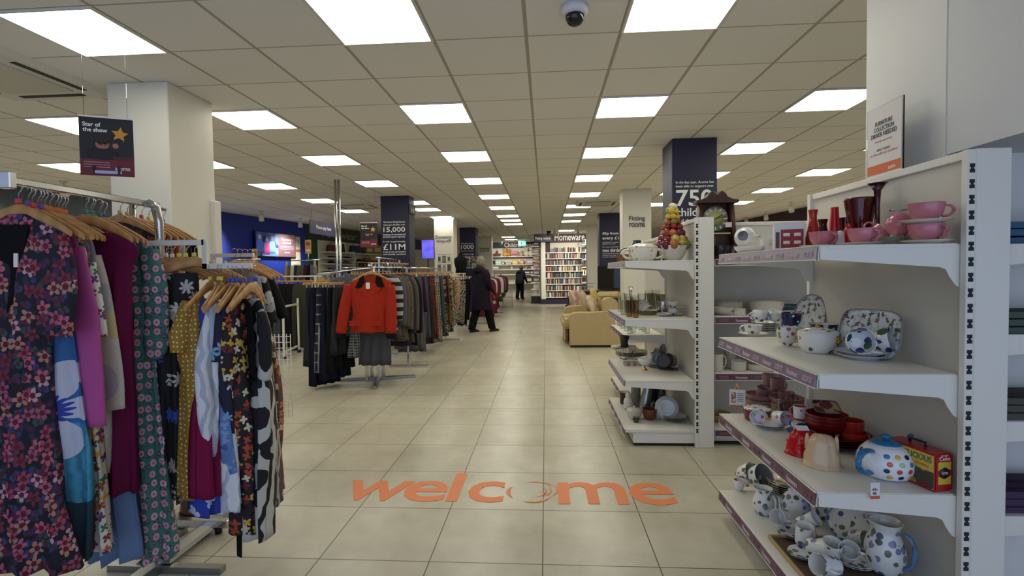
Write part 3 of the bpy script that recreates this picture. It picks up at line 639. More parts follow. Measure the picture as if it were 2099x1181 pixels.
t_=pl(1575,882,66,'spotted saucer under two tipped spotted cups',CER('e6e6e6'),n=2,dz=.008,name='saucer')
vessel('mug','left spotted cup lying on the spotted saucers',t_+Vector((-.035,0,.001)),.036,.062,DOTM,-.7,(1.4,0),handle=True,name='espresso_cup',cat='cup',hm=CER('d8a23a'))
vessel('mug','right spotted cup lying on the spotted saucers',t_+Vector((.035,-.005,.001)),.036,.062,DOTM,.35,(1.4,0),handle=True,name='espresso_cup',cat='cup',hm=CER('c86a3a'))
t_=pl(1640,893,56,'blue saucer at the foot of the spotted cup tower',CER('2a68a0'),name='saucer')
vessel('mug','lower spotted cup of the upright cup tower',t_,.032,.055,DOTM,PI*.8,handle=True,name='espresso_cup',cat='cup',hm=CER('2a75b0'))
t_=t_+Vector((0,0,.055)); plate_at('orange saucer balanced between two spotted cups',t_,.062,CER('c4573a'),name='saucer'); vessel('mug','topmost spotted cup on the orange saucer',t_+Vector((0,0,.008)),.032,.058,DOTM,PI*.9,handle=True,name='espresso_cup',cat='cup',inner=CER('c4573a'),hm=CER('c4573a'))
sh('mug',1608,858,32,38,'clear rounded glass standing behind the spotted cups',glass('f4f7f4'),name='drinking_glass',cat='glass')
def mould(px,py,w,hh,label,mat,bumps,seed):
    p,r=at_shelf(px,py,Z,w); rnd=random.Random(seed); H=hh*p.y/F
    o=thing('jelly_mould',label,'jelly mould',p,-.4); b=MB()
    def wv(a,t): return .05*math.sin(a*bumps)*(.3+t)+.06*math.sin(a*3+1)*t
    b.lathe([(r*1.05,0),(r*1.08,.004),(r*.98,.008),(r*.95,H*.35),(r*.8,H*.55),(r*.72,H*.8),(r*.45,H*.97),(.001,H)],36,1,.8,wv); b.build('body',mat,o)
    return o,p,r,H
o,p,r,H=mould(1643,939,66,50,'red glossy moulded jelly mould with a price sticker',col('b50a12',.12,0,'glaze'),6,1)
for a,z,k_ in ((-.6,.35,.34),(.5,.35,.36),(2.2,.5,.4),(-2.2,.45,.36),(0,.62,.4)):
    MB().sphere((r*.6*math.cos(a-1.2),r*.5*math.sin(a-1.2),H*z),r*k_).build('moulded_lobe',col('b50a12',.12,0,'glaze'),o)
b=MB(); b.M=Matrix.Translation((0,0,H*1.0))@eul(rx=.5,rz=.4); b.box(-.025,.025,-.014,.014,.006,.008).build('price_sticker',col('dcdad8',.6),o)
o,p,r,H=mould(1684,965,78,64,'cream ceramic rabbit shaped jelly mould beside the red one',CER('c7aa86'),8,2)
for s_ in (-1,1): MB().loft([[(r*.75*s_+.008*math.cos(a)*k_,.006*math.sin(a)*k_,z) for a in [2*PI*i/8 for i in range(8)]] for k_,z in ((1.2,H*.5),(1.0,H*.85),(.5,H*.98))]).build('foot_lug',CER('c7aa86'),o)
t_=pl(1772,926,160,'dark red dinner plate in the pile under the red bowls',CER('5a1418'),n=4,dz=.0105,name='plate',lim=1.425)
t_=t_+Vector((-.02,.01,0)); t_=stack('dark red bowl with white inside in the pile beneath the cardboard plate',t_,.085,CER('6e1216'),3,.016,name='bowl',h=.06,kind='bowl')
o=standing_dish('brown and cream square printed plate resting on the red bowls',t_+Vector((.03,.03,.035)),.055,.045,flower('brown_print2','b09472',['6b3430','5a2a2a'],18,0,.5,.9,.6,False,.7),-.2,-1.15,th=.008,sq=6,name='square_plate',cat='plate')
sh('bowl',1782,922,58,30,'orange red bowl behind the spotted teapot',CER('b03222'),name='bowl'); sh('cup',1800,918,56,50,'orange red cup stacked above the plates behind the teapot',CER('a82a1e'),name='cup',cat='cup')
# spotted teapot
p,r=at_shelf(1822,992,Z,106); T=thing('teapot','white teapot with coloured spots and blue handle, lid and spout','teapot',p+Vector((.0,.02,0)),PI+.45); T.scale=(1.28,1.28,1.15)
Rr=.073; Hh=.105
BL=CER('1f6d9c'); TW=CER('e2e4e8')
b=MB().lathe(shell([(.6*Rr,0)]+[(Rr*(.62+.40*math.sin(PI*min(1,.08+q*.92))**.8),Hh*q) for q in [i/14 for i in range(15)]][1:]+[(Rr*.56,Hh*1.0),(Rr*.56,Hh*1.03)],.003),40); b.build('body',TW,T)
def rr(q): return Rr*(.62+.40*math.sin(PI*min(1,.08+q*.92))**.8)
cs=['c9482c','a9c24a','e0a22e','1a2252','e0a22e','d4552e','2a75b0','e0b23e','141c4c','d8a22e','d8602e','a9c98a','3a80b0','b5c070','2a3560','c9482c']
k_=0
for zi,q in enumerate((.8,.6,.4,.2)):
    for ai in range(10):
        a=-PI*.9+ai*.42+(zi%2)*.1+.9; R0=rr(q)
        b=MB(); b.M=Matrix.Translation((R0*math.cos(a)*.995,R0*math.sin(a)*.995,Hh*q))@eul(rz=a)@eul(ry=PI/2-(q-.48)*1.5)
        if abs(math.atan2(math.sin(a),math.cos(a)))>2.6 or abs(math.atan2(math.sin(a),math.cos(a)))<.35: k_+=1; continue
        b.lathe([(.0001,.0012),(.006,.001),(.0078,.0002),(.0001,-.001)],14).build('painted_spot',CER(cs[(zi*4+ai)%16]),T)
L=MB().lathe([(Rr*.55,Hh*1.03),(Rr*.54,Hh*1.07),(Rr*.3,Hh*1.13),(.001,Hh*1.14)],28).build('lid',BL,T)
MB().lathe([(.001,Hh*1.13),(.008,Hh*1.13),(.007,Hh*1.18),(.013,Hh*1.24),(.010,Hh*1.3),(.001,Hh*1.31)],18).build('knob',BL,L)
MB().tube(bez([(Rr*.88,0,Hh*.88),(Rr*1.9,0,Hh*1.12),(Rr*1.9,0,Hh*.15),(Rr*.9,0,Hh*.22)],14),.0075,10,1.4).build('handle',BL,T)
MB().tube(bez([(-Rr*.85,0,Hh*.42),(-Rr*1.35,0,Hh*.5),(-Rr*1.3,0,Hh*.95),(-Rr*1.65,0,Hh*1.12)],12),[.016-.0008*i for i in range(13)],12).build('spout',BL,T)
# lunch tin
p=atZ(1925,1002,Z); TN=thing('lunch_tin','red and yellow lunch tin with black handle by the upright','tin',(1.36,1.945,Z),0)
TR=col('a51c1e',.3,0,'tin'); TY_=col('cdb13e',.35,0,'tin')
rzt=math.radians(-77); TN.rotation_euler=(0,0,rzt)
MB().box(-.1,.1,-.04,.04,0,.135).build('tin_body',TR,TN,bev=.007,seg=3)
MB().box(-.096,.096,-.0412,-.0395,.07,.129).build('yellow_panel',TY_,TN); MB().box(-.096,.096,-.0412,-.0395,.01,.07).build('printed_scene',flower('tin_print','4a3f2c',['2f4a38','9a7a3c','6e2a1c','d9d2b4'],28,2,.5,.9,.9,False,.3),TN)
def tloc(s_,a,b,c,mat,par,bold=0,ext=.0006,name='lettering'):
    me,(x0,x1,y0,y1)=txtmesh(s_,bold,ext); me=me.copy(); me.materials.clear(); me.materials.append(mat); a,b,c=Vector(a),Vector(b),Vector(c)
    u=(b-a)/(x1-x0); v=(c-a)/(y1-y0); n=u.cross(v).normalized()
    me.transform(Matrix.Translation(a)@Matrix(((u.x,v.x,n.x,0),(u.y,v.y,n.y,0),(u.z,v.z,n.z,0),(0,0,0,1)))@Matrix.Translation((-x0,-y0,0))); return link(name,me,par)
tloc('DELICIOUS',(-.03,-.0416,.1),(.09,-.0416,.1),(-.03,-.0416,.122),col('3c6a4c',.4),TN,.02)
tloc('and refreshing',(.0,-.0416,.08),(.08,-.0416,.08),(.0,-.0416,.092),col('c9702a',.4),TN,.01)
E1=.1012
for za,zb,zc in ((.028,.05,1),(.085,.107,0)):
    MB().prism([(-.026,za if zc else zb),(.026,za if zc else zb),(.026,(za+.03) if zc else (zb-.03)),(0,(za+.018) if zc else (zb-.018)),(-.026,(za+.03) if zc else (zb-.03))],.0995,E1,'x').build('yellow_flash',TY_,TN)
b=MB(); b.M=Matrix.Translation((.0995,0,.068))@eul(ry=PI/2); b.lathe([(.001,.0026),(.019,.0026),(.019,0),(.001,0)],24).build('round_badge',col('2a1a20',.4),TN)
tloc('Coke',(E1,-.022,.112),(E1,.022,.112),(E1,-.022,.126),col('e2d8d2',.4),TN,.01)
tloc('Drink',(E1,-.014,.127),(E1,.014,.127),(E1,-.014,.132),col('e2d8d2',.4),TN,.0)
tloc('BOTTLES',(E1+.0015,-.012,.064),(E1+.0015,.012,.064),(E1+.0015,-.012,.072),col('d8cfc2',.4),TN,.0)
b=MB().tube([(-.03,0,.137),(-.03,0,.152),(.03,0,.152),(.03,0,.137)],.004,8,1.6).build('handle',BLACK,TN)
price_tag('price ticket hanging on a string from the spotted teapot handle',atZ(1782,972,Z+.04),atY(1794,990,1.815),.032,.08,txt=['£6-','45'])
MB_=None
# --- nearest unit, base shelf
Z=.1505
m,t=newmat('tray_board','5a4a3c',.5); tr=thing('serving_tray','large brown serving tray with a gold rim under the leaf pattern cups','tray',(1.16,2.09,Z+.001),0)
MB().box(-.165,.2,-.25,.22,0,.008).build('tray_base',m,tr,bev=.002)
for a in ((-.175,-.165,-.26,.23),(.2,.21,-.26,.23),(-.165,.2,-.26,-.25),(-.165,.2,.22,.23)): MB().box(*a,0,.018).build('gold_rim',col('a8894c',.35,0,'gilt'),tr,bev=.002)
LF_=IVYB
sh('bowl',1535,1000,52,40,'larger leaf pattern bowl tipped on its side at the far end of the base shelf',LF_,tilt=(1.1,0),rz=.5,name='bowl',inner=CER('8a8a86'))
sh('bowl',1514,992,46,36,'smaller leaf pattern bowl tipped behind the larger tipped bowl',LF_,tilt=(1.1,0),rz=.6,name='bowl')
sh('cup',1515,1009,24,22,'tiny leaf pattern cup with a red edged ticket',LF_,handle=True,name='teacup',cat='cup',rz=.5)
price_tag('red edged swing ticket beside the tiny leaf pattern cup',None,atZ(1532,994,Z)+Vector((0,0,.025)),.02,-.2)
t_=pl(1612,1020,86,'gold rimmed leaf pattern plate in the pile behind the milk jug',flower('gold_leaf_glaze','d4d2c4',['5c5a48','a08438','4a4a3a'],24,2,.45,.9,.7,True,.15),n=5,dz=.010,name='plate')
stack('cream gold rimmed bowl in the pile behind the milk jug',t_+Vector((.02,.0,0)),.055,CER('cfcab8'),4,.012,name='bowl',kind='bowl',h=.03)
sh('jug',1565,1060,46,52,'leaf pattern milk jug with a blue handle at the aisle side',LF_,handle=True,name='milk_jug',cat='jug',hm=CER('5f86b8'),rz=-.9,inner=CW,spout=.2)
sh('pot',1630,1072,62,54,'leaf pattern sugar pot with blue handle and lid behind the cups',LF_,handle=True,name='sugar_pot',cat='pot',hm=CER('5f86b8'),rz=-1.3,lid=.02)
def tray_cup(px,py,rz,tl,label,w=36,z=.165): sh('mug',px,py,w,w*1.02,label,LF_,z=z,tilt=tl,rz=rz,handle=True,name='teacup',cat='cup',inner=CW,z1=.8,z0=.25,out=.7)
pl(1620,1106,52,'leaf pattern saucer farthest on the tray',LF_,z=.17,n=2,name='saucer')
pl(1645,1150,62,'leaf pattern saucer in the middle left of the tray',LF_,z=.17,n=2,name='saucer')
pl(1752,1170,84,'leaf pattern saucer under the cups at the tray middle',LF_,z=.17,n=2,name='saucer')
pl(1690,1185,60,'leaf pattern saucer at the bottom edge of the view',LF_,z=.17,n=1,name='saucer')
tray_cup(1612,1080,-.9,(1.3,0),'leaf pattern cup lying on its side farthest on the tray',z=.185)
tray_cup(1640,1094,.9,(.9,0),'leaf pattern cup tipped towards the camera on the tray',z=.185)
tray_cup(1646,1122,.1,(.15,0),'upright leaf pattern cup nearest the aisle on the tray',w=38,z=.185)
tray_cup(1660,1142,.6,(1.2,0),'leaf pattern cup lying mouth to the aisle on the saucers',w=40,z=.185)
tray_cup(1700,1158,.0,(.3,0),'leaf pattern cup standing tilted in the tray middle',w=42,z=.185)
tray_cup(1736,1156,-.4,(.9,0),'leaf pattern cup tipped open on the right saucers',w=42,z=.19)
tray_cup(1712,1188,-1.2,(1.3,0),'leaf pattern cup lying at the bottom edge of the view',w=48,z=.185)
tray_cup(1742,1118,.4,(1.2,0),'small leaf pattern cup lying under the oval platter',w=34,z=.168)
o=standing_dish('big oval leaf pattern platter leaning in front of the back panel',(1.295,2.22,Z+.02),.15,.095,IVYB,-1.05,-.75,name='oval_platter',cat='platter',rimm=CER('6f8fb8'))
o=standing_dish('rounded square leaf pattern dish standing behind the oval platter',(1.33,2.45,Z),.1,.09,IVYB,-1.3,-.2,sq=4,name='square_dish',cat='dish',rimm=CER('6f8fb8'))
sh('jug',1814,1186,90,102,'tall leaf pattern jug with blue handle at the front of the base shelf',LF_,z=.165,handle=True,name='jug',cat='jug',hm=CER('5f86b8'),rz=-1.0,inner=CW,spout=.25)
# --- bay facing the camera
def onF(px,py,Yf,z,lim=None): p=atY(px,556,Yf); return Vector((p.x,Yf,z))
def fv(kind,px,Yf,w,hpx,label,mat,z,**k): r=w/2*Yf/F; return vessel(kind,label,onF(px,0,Yf,z),r,hpx*Yf/F,mat,**k)
OW=CER('bfb9a8'); OW2=CER('c9c4b6'); z2=1.0005
fv('dish',1484,4.2,62,6,'white plate under the small bowl on the clock bay shelf',OW,z2,name='plate')
fv('bowl',1481,4.12,44,14,'small ribbed cream bowl at the left end of the clock bay shelf',OW2,z2+.008,name='bowl')
fv('deep',1490,4.3,62,22,'wide cream covered casserole behind the small ribbed bowl',OW2,z2,name='casserole',lid=.025,cat='casserole',lidm=OW)
fv('mug',1515,4.1,26,13,'tiny white pot beside the small ribbed bowl',OW2,z2,name='pot')
fv('deep',1570,4.22,66,22,'oval white sauce tureen behind the floral cup pile',OW2,z2,name='tureen',lid=.035,cat='tureen')
fv('dish',1612,4.3,62,8,'teal blue baking dish behind the standing oval dish',CER('2f6076'),z2+.03,name='baking_dish',cat='dish')
fv('dish',1622,4.3,84,7,'white plate under the teal baking dish',OW,z2,name='plate')
z3=.5655
fv('mug',1468,4.06,28,35,'white mug at the left end of the lower shelf facing the camera',OW2,z3,handle=True,name='mug',cat='mug')
fv('mug',1497,4.2,26,33,'second white mug behind the ramekin facing the camera',OW,z3,handle=True,name='mug',cat='mug')
fv('mug',1514,4.08,31,20,'small white ramekin beside the white mugs',OW2,z3,name='ramekin',cat='bowl')
fv('dish',1559,4.12,60,13,'fluted white flan dish on the shelf facing the camera',OW2,z3,name='flan_dish',cat='dish')
fv('bowl',1548,4.12,38,12,'small cream bowl set on the fluted flan dish',OW,z3+.045,name='bowl')
fv('deep',1580,4.28,44,30,'white pot with lid behind the flan dish',OW2,z3,name='pot',lid=.02)
fv('dish',1622,4.15,62,16,'oval cream baking dish right of the flan dish',OW2,z3,name='baking_dish',cat='dish')
fv('bowl',1470,4.2,52,16,'yellow bowl on the base shelf facing the camera',CER('a8924c'),.1305,name='bowl')
fv('bowl',1650,4.15,52,20,'white bowl on the base shelf hidden under the mauve cups',OW,.1305,name='bowl')
# mantel clock
ck=thing('mantel_clock','dark wooden mantel clock with a carved pediment','clock',(atY(1466,500,4.22).x,4.22,1.441),.0)
MB().box(-.16,.16,-.07,.07,0,.05).build('base',DWOOD,ck,bev=.008)
for s_ in (-1,1): 
    b=MB(); b.loft([[(s_*(.145)+dx,dy-.05,.05) for dx,dy in ((-.014,0),(.014,0),(.014,.1),(-.014,.1))],[(s_*(.115)+dx,dy-.05,.45) for dx,dy in ((-.014,0),(.014,0),(.014,.1),(-.014,.1))]]); b.build('side_post',DWOOD,ck)
MB().box(-.13,.13,.03,.045,.05,.45).build('back_board',DWOOD,ck)
MB().prism([(-.165,.45),(.165,.45),(.165,.475),(.125,.478),(.08,.5),(.06,.53),(.035,.548),(.02,.535),(.0,.515),(-.02,.535),(-.035,.548),(-.06,.53),(-.08,.5),(-.125,.478),(-.165,.475)],-.065,.05).build('pediment',DWOOD,ck,bev=.004)
b=MB(); b.M=Matrix.Translation((0,-.0,.33))@eul(rx=PI/2); b.lathe([(.001,0),(.1,0),(.1,.006),(.001,.006)],40).build('dial',col('9b9a92',.35),ck)
b=MB(); b.M=Matrix.Translation((0,-.008,.33))@eul(rx=PI/2); b.lathe([(.001,0),(.062,0),(.062,.003),(.001,.003)],40).build('dial_centre',col('9c9a5c',.4),ck)
for h in range(12):
    b=MB(); b.M=Matrix.Translation((0,-.009,.33))@eul(ry=h*PI/6); b.box(-.004,.004,0,.002,.068,.092).build('numeral_mark',col('e0ded0',.5),ck)
for a,l,w_ in ((1.05,.06,.003),(1.35,.08,.002)):
    b=MB(); b.M=Matrix.Translation((0,-.014,.33))@eul(ry=a); b.box(-w_,w_,0,.002,-.012,l).build('clock_hand',BLACK,ck)
MB().box(-.105,.105,-.045,-.03,.205,.214).build('glass_shelf',col('b9bd86',.4),ck)
b=MB(); b.tube([(0,0,.2),(0,0,.09)],.004,6).build('pendulum_rod',GOLD,ck)
MB().box(.06,.11,-.06,-.058,.255,.295).build('price_card',col('cfccc6',.6),ck)
fv('deep',1479,4.06,50,26,'dark brown glazed casserole in front of the mantel clock',CER('1c0c0a'),1.4405,name='casserole',cat='casserole')
# --- centre unit, top shelf
Z=1.4375
def cv(kind,px,Y,w,hpx,label,mat,z=None,**k): r=w/2*Y/F; p=atY(px,556,Y); return vessel(kind,label,Vector((min(p.x,1.14-r),Y,Z if z is None else z)),r,hpx*Y/F,mat,**k)
cv('deep',1318,4.1,58,27,'white pierced lidded tureen on the centre unit top shelf',flower('pierced_glaze','d9d5c6',['8d8a7c'],28,4,.28,.4,.8,True,.2),name='tureen',cat='tureen',lid=.05,hand2=True)
cv('taper',1306,4.7,26,26,'dark glass and silver teapot standing behind the pierced tureen',col('3f434c',.12,.6,'metal'),z=Z+.08,name='teapot',cat='teapot',handle=True)
o=MB().box(-.06,.06,-.05,.05,0,.079).build('box_stand',col('4a4438',.6)); o.location=(atY(1306,556,4.7).x,4.7,Z); tag(o,'plain box behind the pierced tureen holding up the teapot','box')
o=MB().box(-.075,.075,-.05,.05,0,.1).build('black_box',BLACK); o.location=(atY(1337,556,4.75).x,4.75,Z+.0); tag(o,'plain black box behind the pierced tureen','box')
bk=thing('wooden_basket','small wooden trug with a white card at the front shelf corner','basket',(atY(1278,556,4.32).x+.02,4.32,Z),.3)
MB().prism([(-.05,0),(.05,0),(.065,.06),(-.065,.06)],-.05,.05).build('body',wood('trug','6d4422','8a5c30',7),bk); MB().tube(bez([(-.06,0,.055),(-.05,0,.13),(.05,0,.13),(.06,0,.055)],10),.004,6).build('handle',DWOOD,bk); MB().box(.0,.035,-.056,-.053,.01,.06).build('price_card',col('d8d4c8',.6),bk)
cv('taper',1357,4.12,14,26,'small cream and gold figurine pot beside the fruit bowl',flower('gilt_pot','c4b070',['3a2c1c','e0d8b0'],40,3,.5,.9,.9,True,.3),name='ornament_pot',cat='ornament')
ft=thing('fruit_tower','tall ceramic tower of glossy fruit standing in a white fluted bowl','ornament',(1.02,4.16,Z))
MB().lathe(shell([(.055,0),(.062,.004),(.085,.03),(.105,.075),(.13,.118)],.004),40,1,1,lambda a,t:.03*math.sin(a*12)*(1 if .3<t<.7 else .3)).build('fluted_bowl',CER('d2cfc2'),ft)
fc=['7e1f1c','9c3424','b09a4a','6a7430','5e1428','8c2f22','a8603a','b8a85a','5a1a30','6e2434']
rnd=random.Random(3); zz=.115
for lv,(R0,n_,rf) in enumerate(((.105,11,.036),(.085,9,.034),(.07,9,.03),(.056,8,.028),(.045,7,.026),(.036,6,.024),(.03,5,.024),(.012,3,.026))):
    zz=.13+lv*.044
    for i in range(n_):
        a=2*PI*i/n_+lv*.5; c=fc[rnd.randrange(10)] if lv<5 else ['8a9a34','a8b04a','c9a83a','b09a3a'][rnd.randrange(4)] if lv<7 else 'd8cfa8'
        MB().sphere((R0*math.cos(a),R0*math.sin(a),zz+rnd.uniform(-.008,.008)),rf*rnd.uniform(.85,1.15),1,1,rnd.uniform(.85,1.2),10,7).build('ceramic_fruit',CER(c),ft)
    MB().sphere((0,0,zz),R0*.9,1,1,.5,12,6).build('core',CER('4a3a20'),ft)
for i in range(14):
    a=2*PI*i/14; b=MB(); b.M=Matrix.Translation((.125*math.cos(a),.125*math.sin(a),.13))@eul(rz=a)@eul(ry=.5); b.loft([[(x,w_*math.cos(q),w_*.2*math.sin(q)) for q in [2*PI*k_/8 for k_ in range(8)]] for x,w_ in ((-.03,.002),(-.012,.013),(.006,.012),(.025,.001))]).build('leaf',CER('4d6a2a'),ft)
# --- centre unit, second shelf
Z=.9865
GL=glass('eef3ee'); GA=glass('d9b98c')
def g_at(px,py,w,h,mat,label,z=None,kind='tumbler',**k):
    p,r=at_shelf(px,py,Z if z is None else z,w); p.y=min(p.y,4.84-.11*(gi%4)); p.x=min(atY(px,556,p.y).x,1.14-r); return vessel(kind,label,p,r,h*p.y/F,mat,name='drinking_glass',cat='glass',n=16,**k)
dk=thing('glass_decanter','cut glass decanter with stopper at the far end of the second shelf','decanter',(.78,4.75,Z))
MB().lathe(shell([(.042,0),(.045,.02),(.046,.09),(.03,.12),(.012,.14),(.012,.18),(.02,.19)],.003),16).build('body',GL,dk); MB().lathe([(.001,.185),(.01,.185),(.01,.2),(.022,.215),(.024,.225),(.001,.235)],12).build('stopper',GL,dk)
gi=0
for px,py,w,h,mt,lb in ((1273,634,14,38,GL,'clear tumbler'),(1287,637,15,38,GL,'clear tumbler'),(1300,633,15,36,GL,'clear tumbler'),(1278,646,14,30,GL,'clear tumbler'),(1290,650,15,34,GA,'amber tinted tumbler'),(1303,652,15,36,GA,'amber tinted tumbler'),(1316,634,16,40,GL,'clear tumbler'),(1330,633,16,40,GL,'clear tumbler'),(1344,634,16,42,GL,'clear tumbler'),(1296,618,20,30,GL,'clear brandy glass'),(1314,617,20,28,GL,'clear brandy glass'),(1336,615,16,34,glass('b9b0a0'),'smoked glass tumbler'),(1354,622,16,34,glass('b9b0a0'),'smoked glass tumbler'),(1360,630,15,30,GL,'clear tumbler')):
    gi+=1; g_at(px,py,w,h,mt,'%s among the glasses on the centre unit, %s from the aisle'%(lb,ordn[min(9,gi-1)] if gi<11 else ['eleventh','twelfth','thirteenth','fourteenth'][gi-11]),kind='tumbler' if 'brandy' not in lb else 'pot')
t_=pl(1327,646,46,'gold rimmed tea plate piled under the red flower cup',CER('cdbf9c'),n=4,dz=.007,name='plate',lim=1.14)
vessel('cup','white cup with red flowers lying on the tea plates',t_+Vector((-.02,0,.001)),.05,.06,flower('red_flower_glaze','d8d4c8',['a8442a','8a5a3a'],18,5,.35,.9,.6,True,.15),-.5,(1.35,0),name='teacup',cat='cup',handle=True)
t_=pl(1394,648,46,'rose edged saucer at the bottom of the right cup tower',FLG,name='saucer',lim=1.14); vessel('teacup','lower rose cup of the tower nearest the upright',t_,.042,.05,FLG,2,name='teacup',cat='cup',handle=True)
t_=t_+Vector((0,0,.05)); plate_at('rose edged saucer halfway up the right cup tower',t_,.075,FLG,name='saucer'); vessel('teacup','upper rose cup of the tower nearest the upright',t_+Vector((0,0,.008)),.042,.05,FLG,2.5,name='teacup',cat='cup',handle=True)
sh('deep',1359,645,24,26,'small silver sugar bowl between the cup towers',CHROME,z=Z,lim=1.14,name='sugar_bowl',cat='bowl')
sh('deep',1362,649,36,6,'small silver dish under the sugar bowl',CHROME,z=Z,lim=1.1,name='dish',cat='dish')
# narrow bay glasses
for k_ in range(7):
    Yk=5.08+.12*k_; o=vessel('tumbler','clear stemless glass in the narrow bay, %s from the near end'%ordn[k_],Vector((.83+.05*(k_%2),Yk,.7355)),.034,.085,GL,name='drinking_glass',cat='glass',n=16)
for k_ in range(5):
    Yk=5.12+.15*k_; o=vessel('tumbler','clear glass in the back line of the narrow bay, %s from the near end'%ordn[k_],Vector((1.0,Yk,.7355)),.034,.1,GL,name='drinking_glass',cat='glass',n=16)
vessel('pot','small white spouted teapot in the narrow glass bay',Vector((.85,5.9,.7355)),.06,.08,CW,name='teapot',cat='teapot',handle=True,lid=.03)
# third shelf
Z=.5135
t_=pl(1294,736,66,'cream gilt edged plate in the pile at the third shelf aisle end',CER('c9c3b0'),n=5,dz=.009,name='plate',lim=1.14)
vessel('cup','cream teacup standing on the gilt edged plates',t_+Vector((.0,0,-.0)),.045,.062,CER('cfc9b4'),0,name='teacup',cat='cup',handle=True)
t_=pl(1278,722,52,'white tea plate behind the gilt edged plates',CW,n=4,dz=.009,name='plate',lim=1.14)
o=MB().box(-.07,.07,-.04,.04,0,.03).build('playing_card_box',weave('card_box','7a4a3c','c9c0b0',18,60,'check')); p=atZ(1296,750,Z); o.location=(p.x,p.y+.03,Z); tag(o,'low printed box at the front of the third shelf','box')
cg=thing('gravy_boat','small white footed cup with gold foot at the shelf front','cup',atZ(1323,760,Z)+Vector((0,.03,0)))
MB().lathe(shell([(.008,.04),(.03,.05),(.045,.075),(.05,.1)],.002),20,1.2,1).build('body',CW,cg); MB().lathe([(.001,0),(.024,0),(.024,.006),(.008,.015),(.007,.04),(.001,.04)],16).build('foot',GOLD,cg)
t_=pl(1348,755,50,'pale blue plate under the tipped pale blue cup',CER('a9b2b4'),n=3,dz=.008,name='plate',lim=1.14)
vessel('cup','pale blue and white cup lying with its base to the camera',t_+Vector((0,0,.001)),.05,.065,CER('b7bfc2'),-.2,(1.4,0),name='teacup',cat='cup',handle=True)
cv('bowl',1362,4.7,42,20,'blue patterned bowl behind the tipped brown cups',flower('blue_bowl','a9b2b8',['4a5f8a'],30,3,.4,.9,.7,True,.15),z=Z,name='bowl')
t_=pl(1392,760,48,'grey brown plate under the two tipped brown cups',CER('6e625a'),n=2,dz=.008,name='plate',lim=1.14)
vessel('mug','front grey brown cup lying mouth towards the camera',t_+Vector((-.045,-.01,.001)),.056,.07,CER('6e625c'),-.25,(1.3,0),name='cup',cat='cup',inner=CER('4f4540'))
vessel('mug','rear grey brown cup lying behind the front brown cup',t_+Vector((.035,.03,.001)),.056,.07,CER('6e625c'),-.7,(1.35,0),name='cup',cat='cup')
for px,l_,w_ in ((1350,'oval silver picture frame standing on the third shelf, right one',.06),(1337,'oval silver picture frame standing on the third shelf, left one',.05)):
    p=atY(px,556,4.7); standing_dish(l_,(p.x,4.62,Z),w_*.75,w_*1.55,col('5d5d5a',.3,.3,'frame'),-1.0,-.2,th=.006,name='framed_picture',rimm=CHROME,cat='picture frame')
bv=thing('black_vase','black vase with a wire globe at the far end of the third shelf','vase',(.74,4.86,Z)); MB().lathe(shell([(.04,.12),(.03,.17),(.05,.23)],.003),20).build('neck',BLACK,bv)
for k_ in range(4):
    a=k_*PI/4; MB().tube([(.075*math.cos(a)*math.cos(q),.075*math.sin(a)*math.cos(q),.075+.07*math.sin(q)) for q in [2*PI*i/20 for i in range(21)]],.002,5).build('wire_hoop',BLACK,bv)
# base shelf
Z=.1305
BR=CER('3a1d12')
sh('mug',1281,830,22,24,'dark brown mug at the aisle corner of the base shelf',BR,z=Z,lim=1.14,name='mug',handle=True,cat='mug',inner=CW)
sh('jar',1288,843,20,30,'small white jar with a red emblem and lid',flower('jar_glaze','d0ccc0',['7a2a24'],30,0,.3,.9,.4,True,.2),z=Z,lim=1.14,name='jar',lid=.03,cat='jar')
sh('mug',1304,815,16,28,'black and white mug behind the small jar',BLACK,z=Z,lim=1.14,name='mug',cat='mug',inner=CW)
sh('deep',1300,862,31,18,'oval white dish with a brown rim',CER('c4bcae'),z=Z,lim=1.14,name='butter_dish',cat='dish',lid=.03)
su=thing('potted_succulent','small green succulent in a tiny dark pot','plant',atZ(1305,868,Z)+Vector((0,.03,0))); MB().lathe(shell([(.018,0),(.028,.03)],.003),16).build('pot',col('3f4238',.6),su)
for k_ in range(10):
    a=k_*2.4; b=MB(); b.M=Matrix.Translation((0,0,.028))@eul(rz=a)@eul(ry=-.5-.06*k_*0); b.loft([[(x,w_*math.cos(q),w_*.5*math.sin(q)) for q in [2*PI*j/6 for j in range(6)]] for x,w_ in ((0,.004),(.015,.007),(.032,.001))]).build('leaf',col('5a6350',.6),su)
sh('mug',1327,845,26,20,'cream mug with brown stripe behind the brown bowl',CER('c9c2b0'),z=Z,lim=1.14,name='mug',handle=True,cat='mug',inner=BR)
sh('deep',1332,863,30,22,'glossy tan brown bowl on the base shelf',CER('6a3a1c'),z=Z,lim=1.14,name='bowl')
t_=pl(1383,868,50,'white plate with brown rim in the low pile near the upright',CER('bdb9b0'),n=4,dz=.009,name='plate',lim=1.14)
ps=thing('display_plate','white plate propped upright on a white wire stand','plate',atZ(1368,862,Z)+Vector((0,.02,0)),-.15)
b=MB(); b.M=Matrix.Translation((0,0,.1))@eul(rx=PI/2-.25); b.lathe([(.001,.012),(.055,.012),(.065,.014),(.095,.004),(.095,0),(.06,.006),(.001,.006)],40).build('plate_body',CER('c3c5cb'),ps)
b=MB(); b.M=Matrix.Translation((0,0,.1))@eul(rx=PI/2-.25); b.lathe([(.067,.0145),(.069,.0145),(.069,.0155),(.067,.0155)],40).build('rim_line',CER('8b8f9c'),ps)
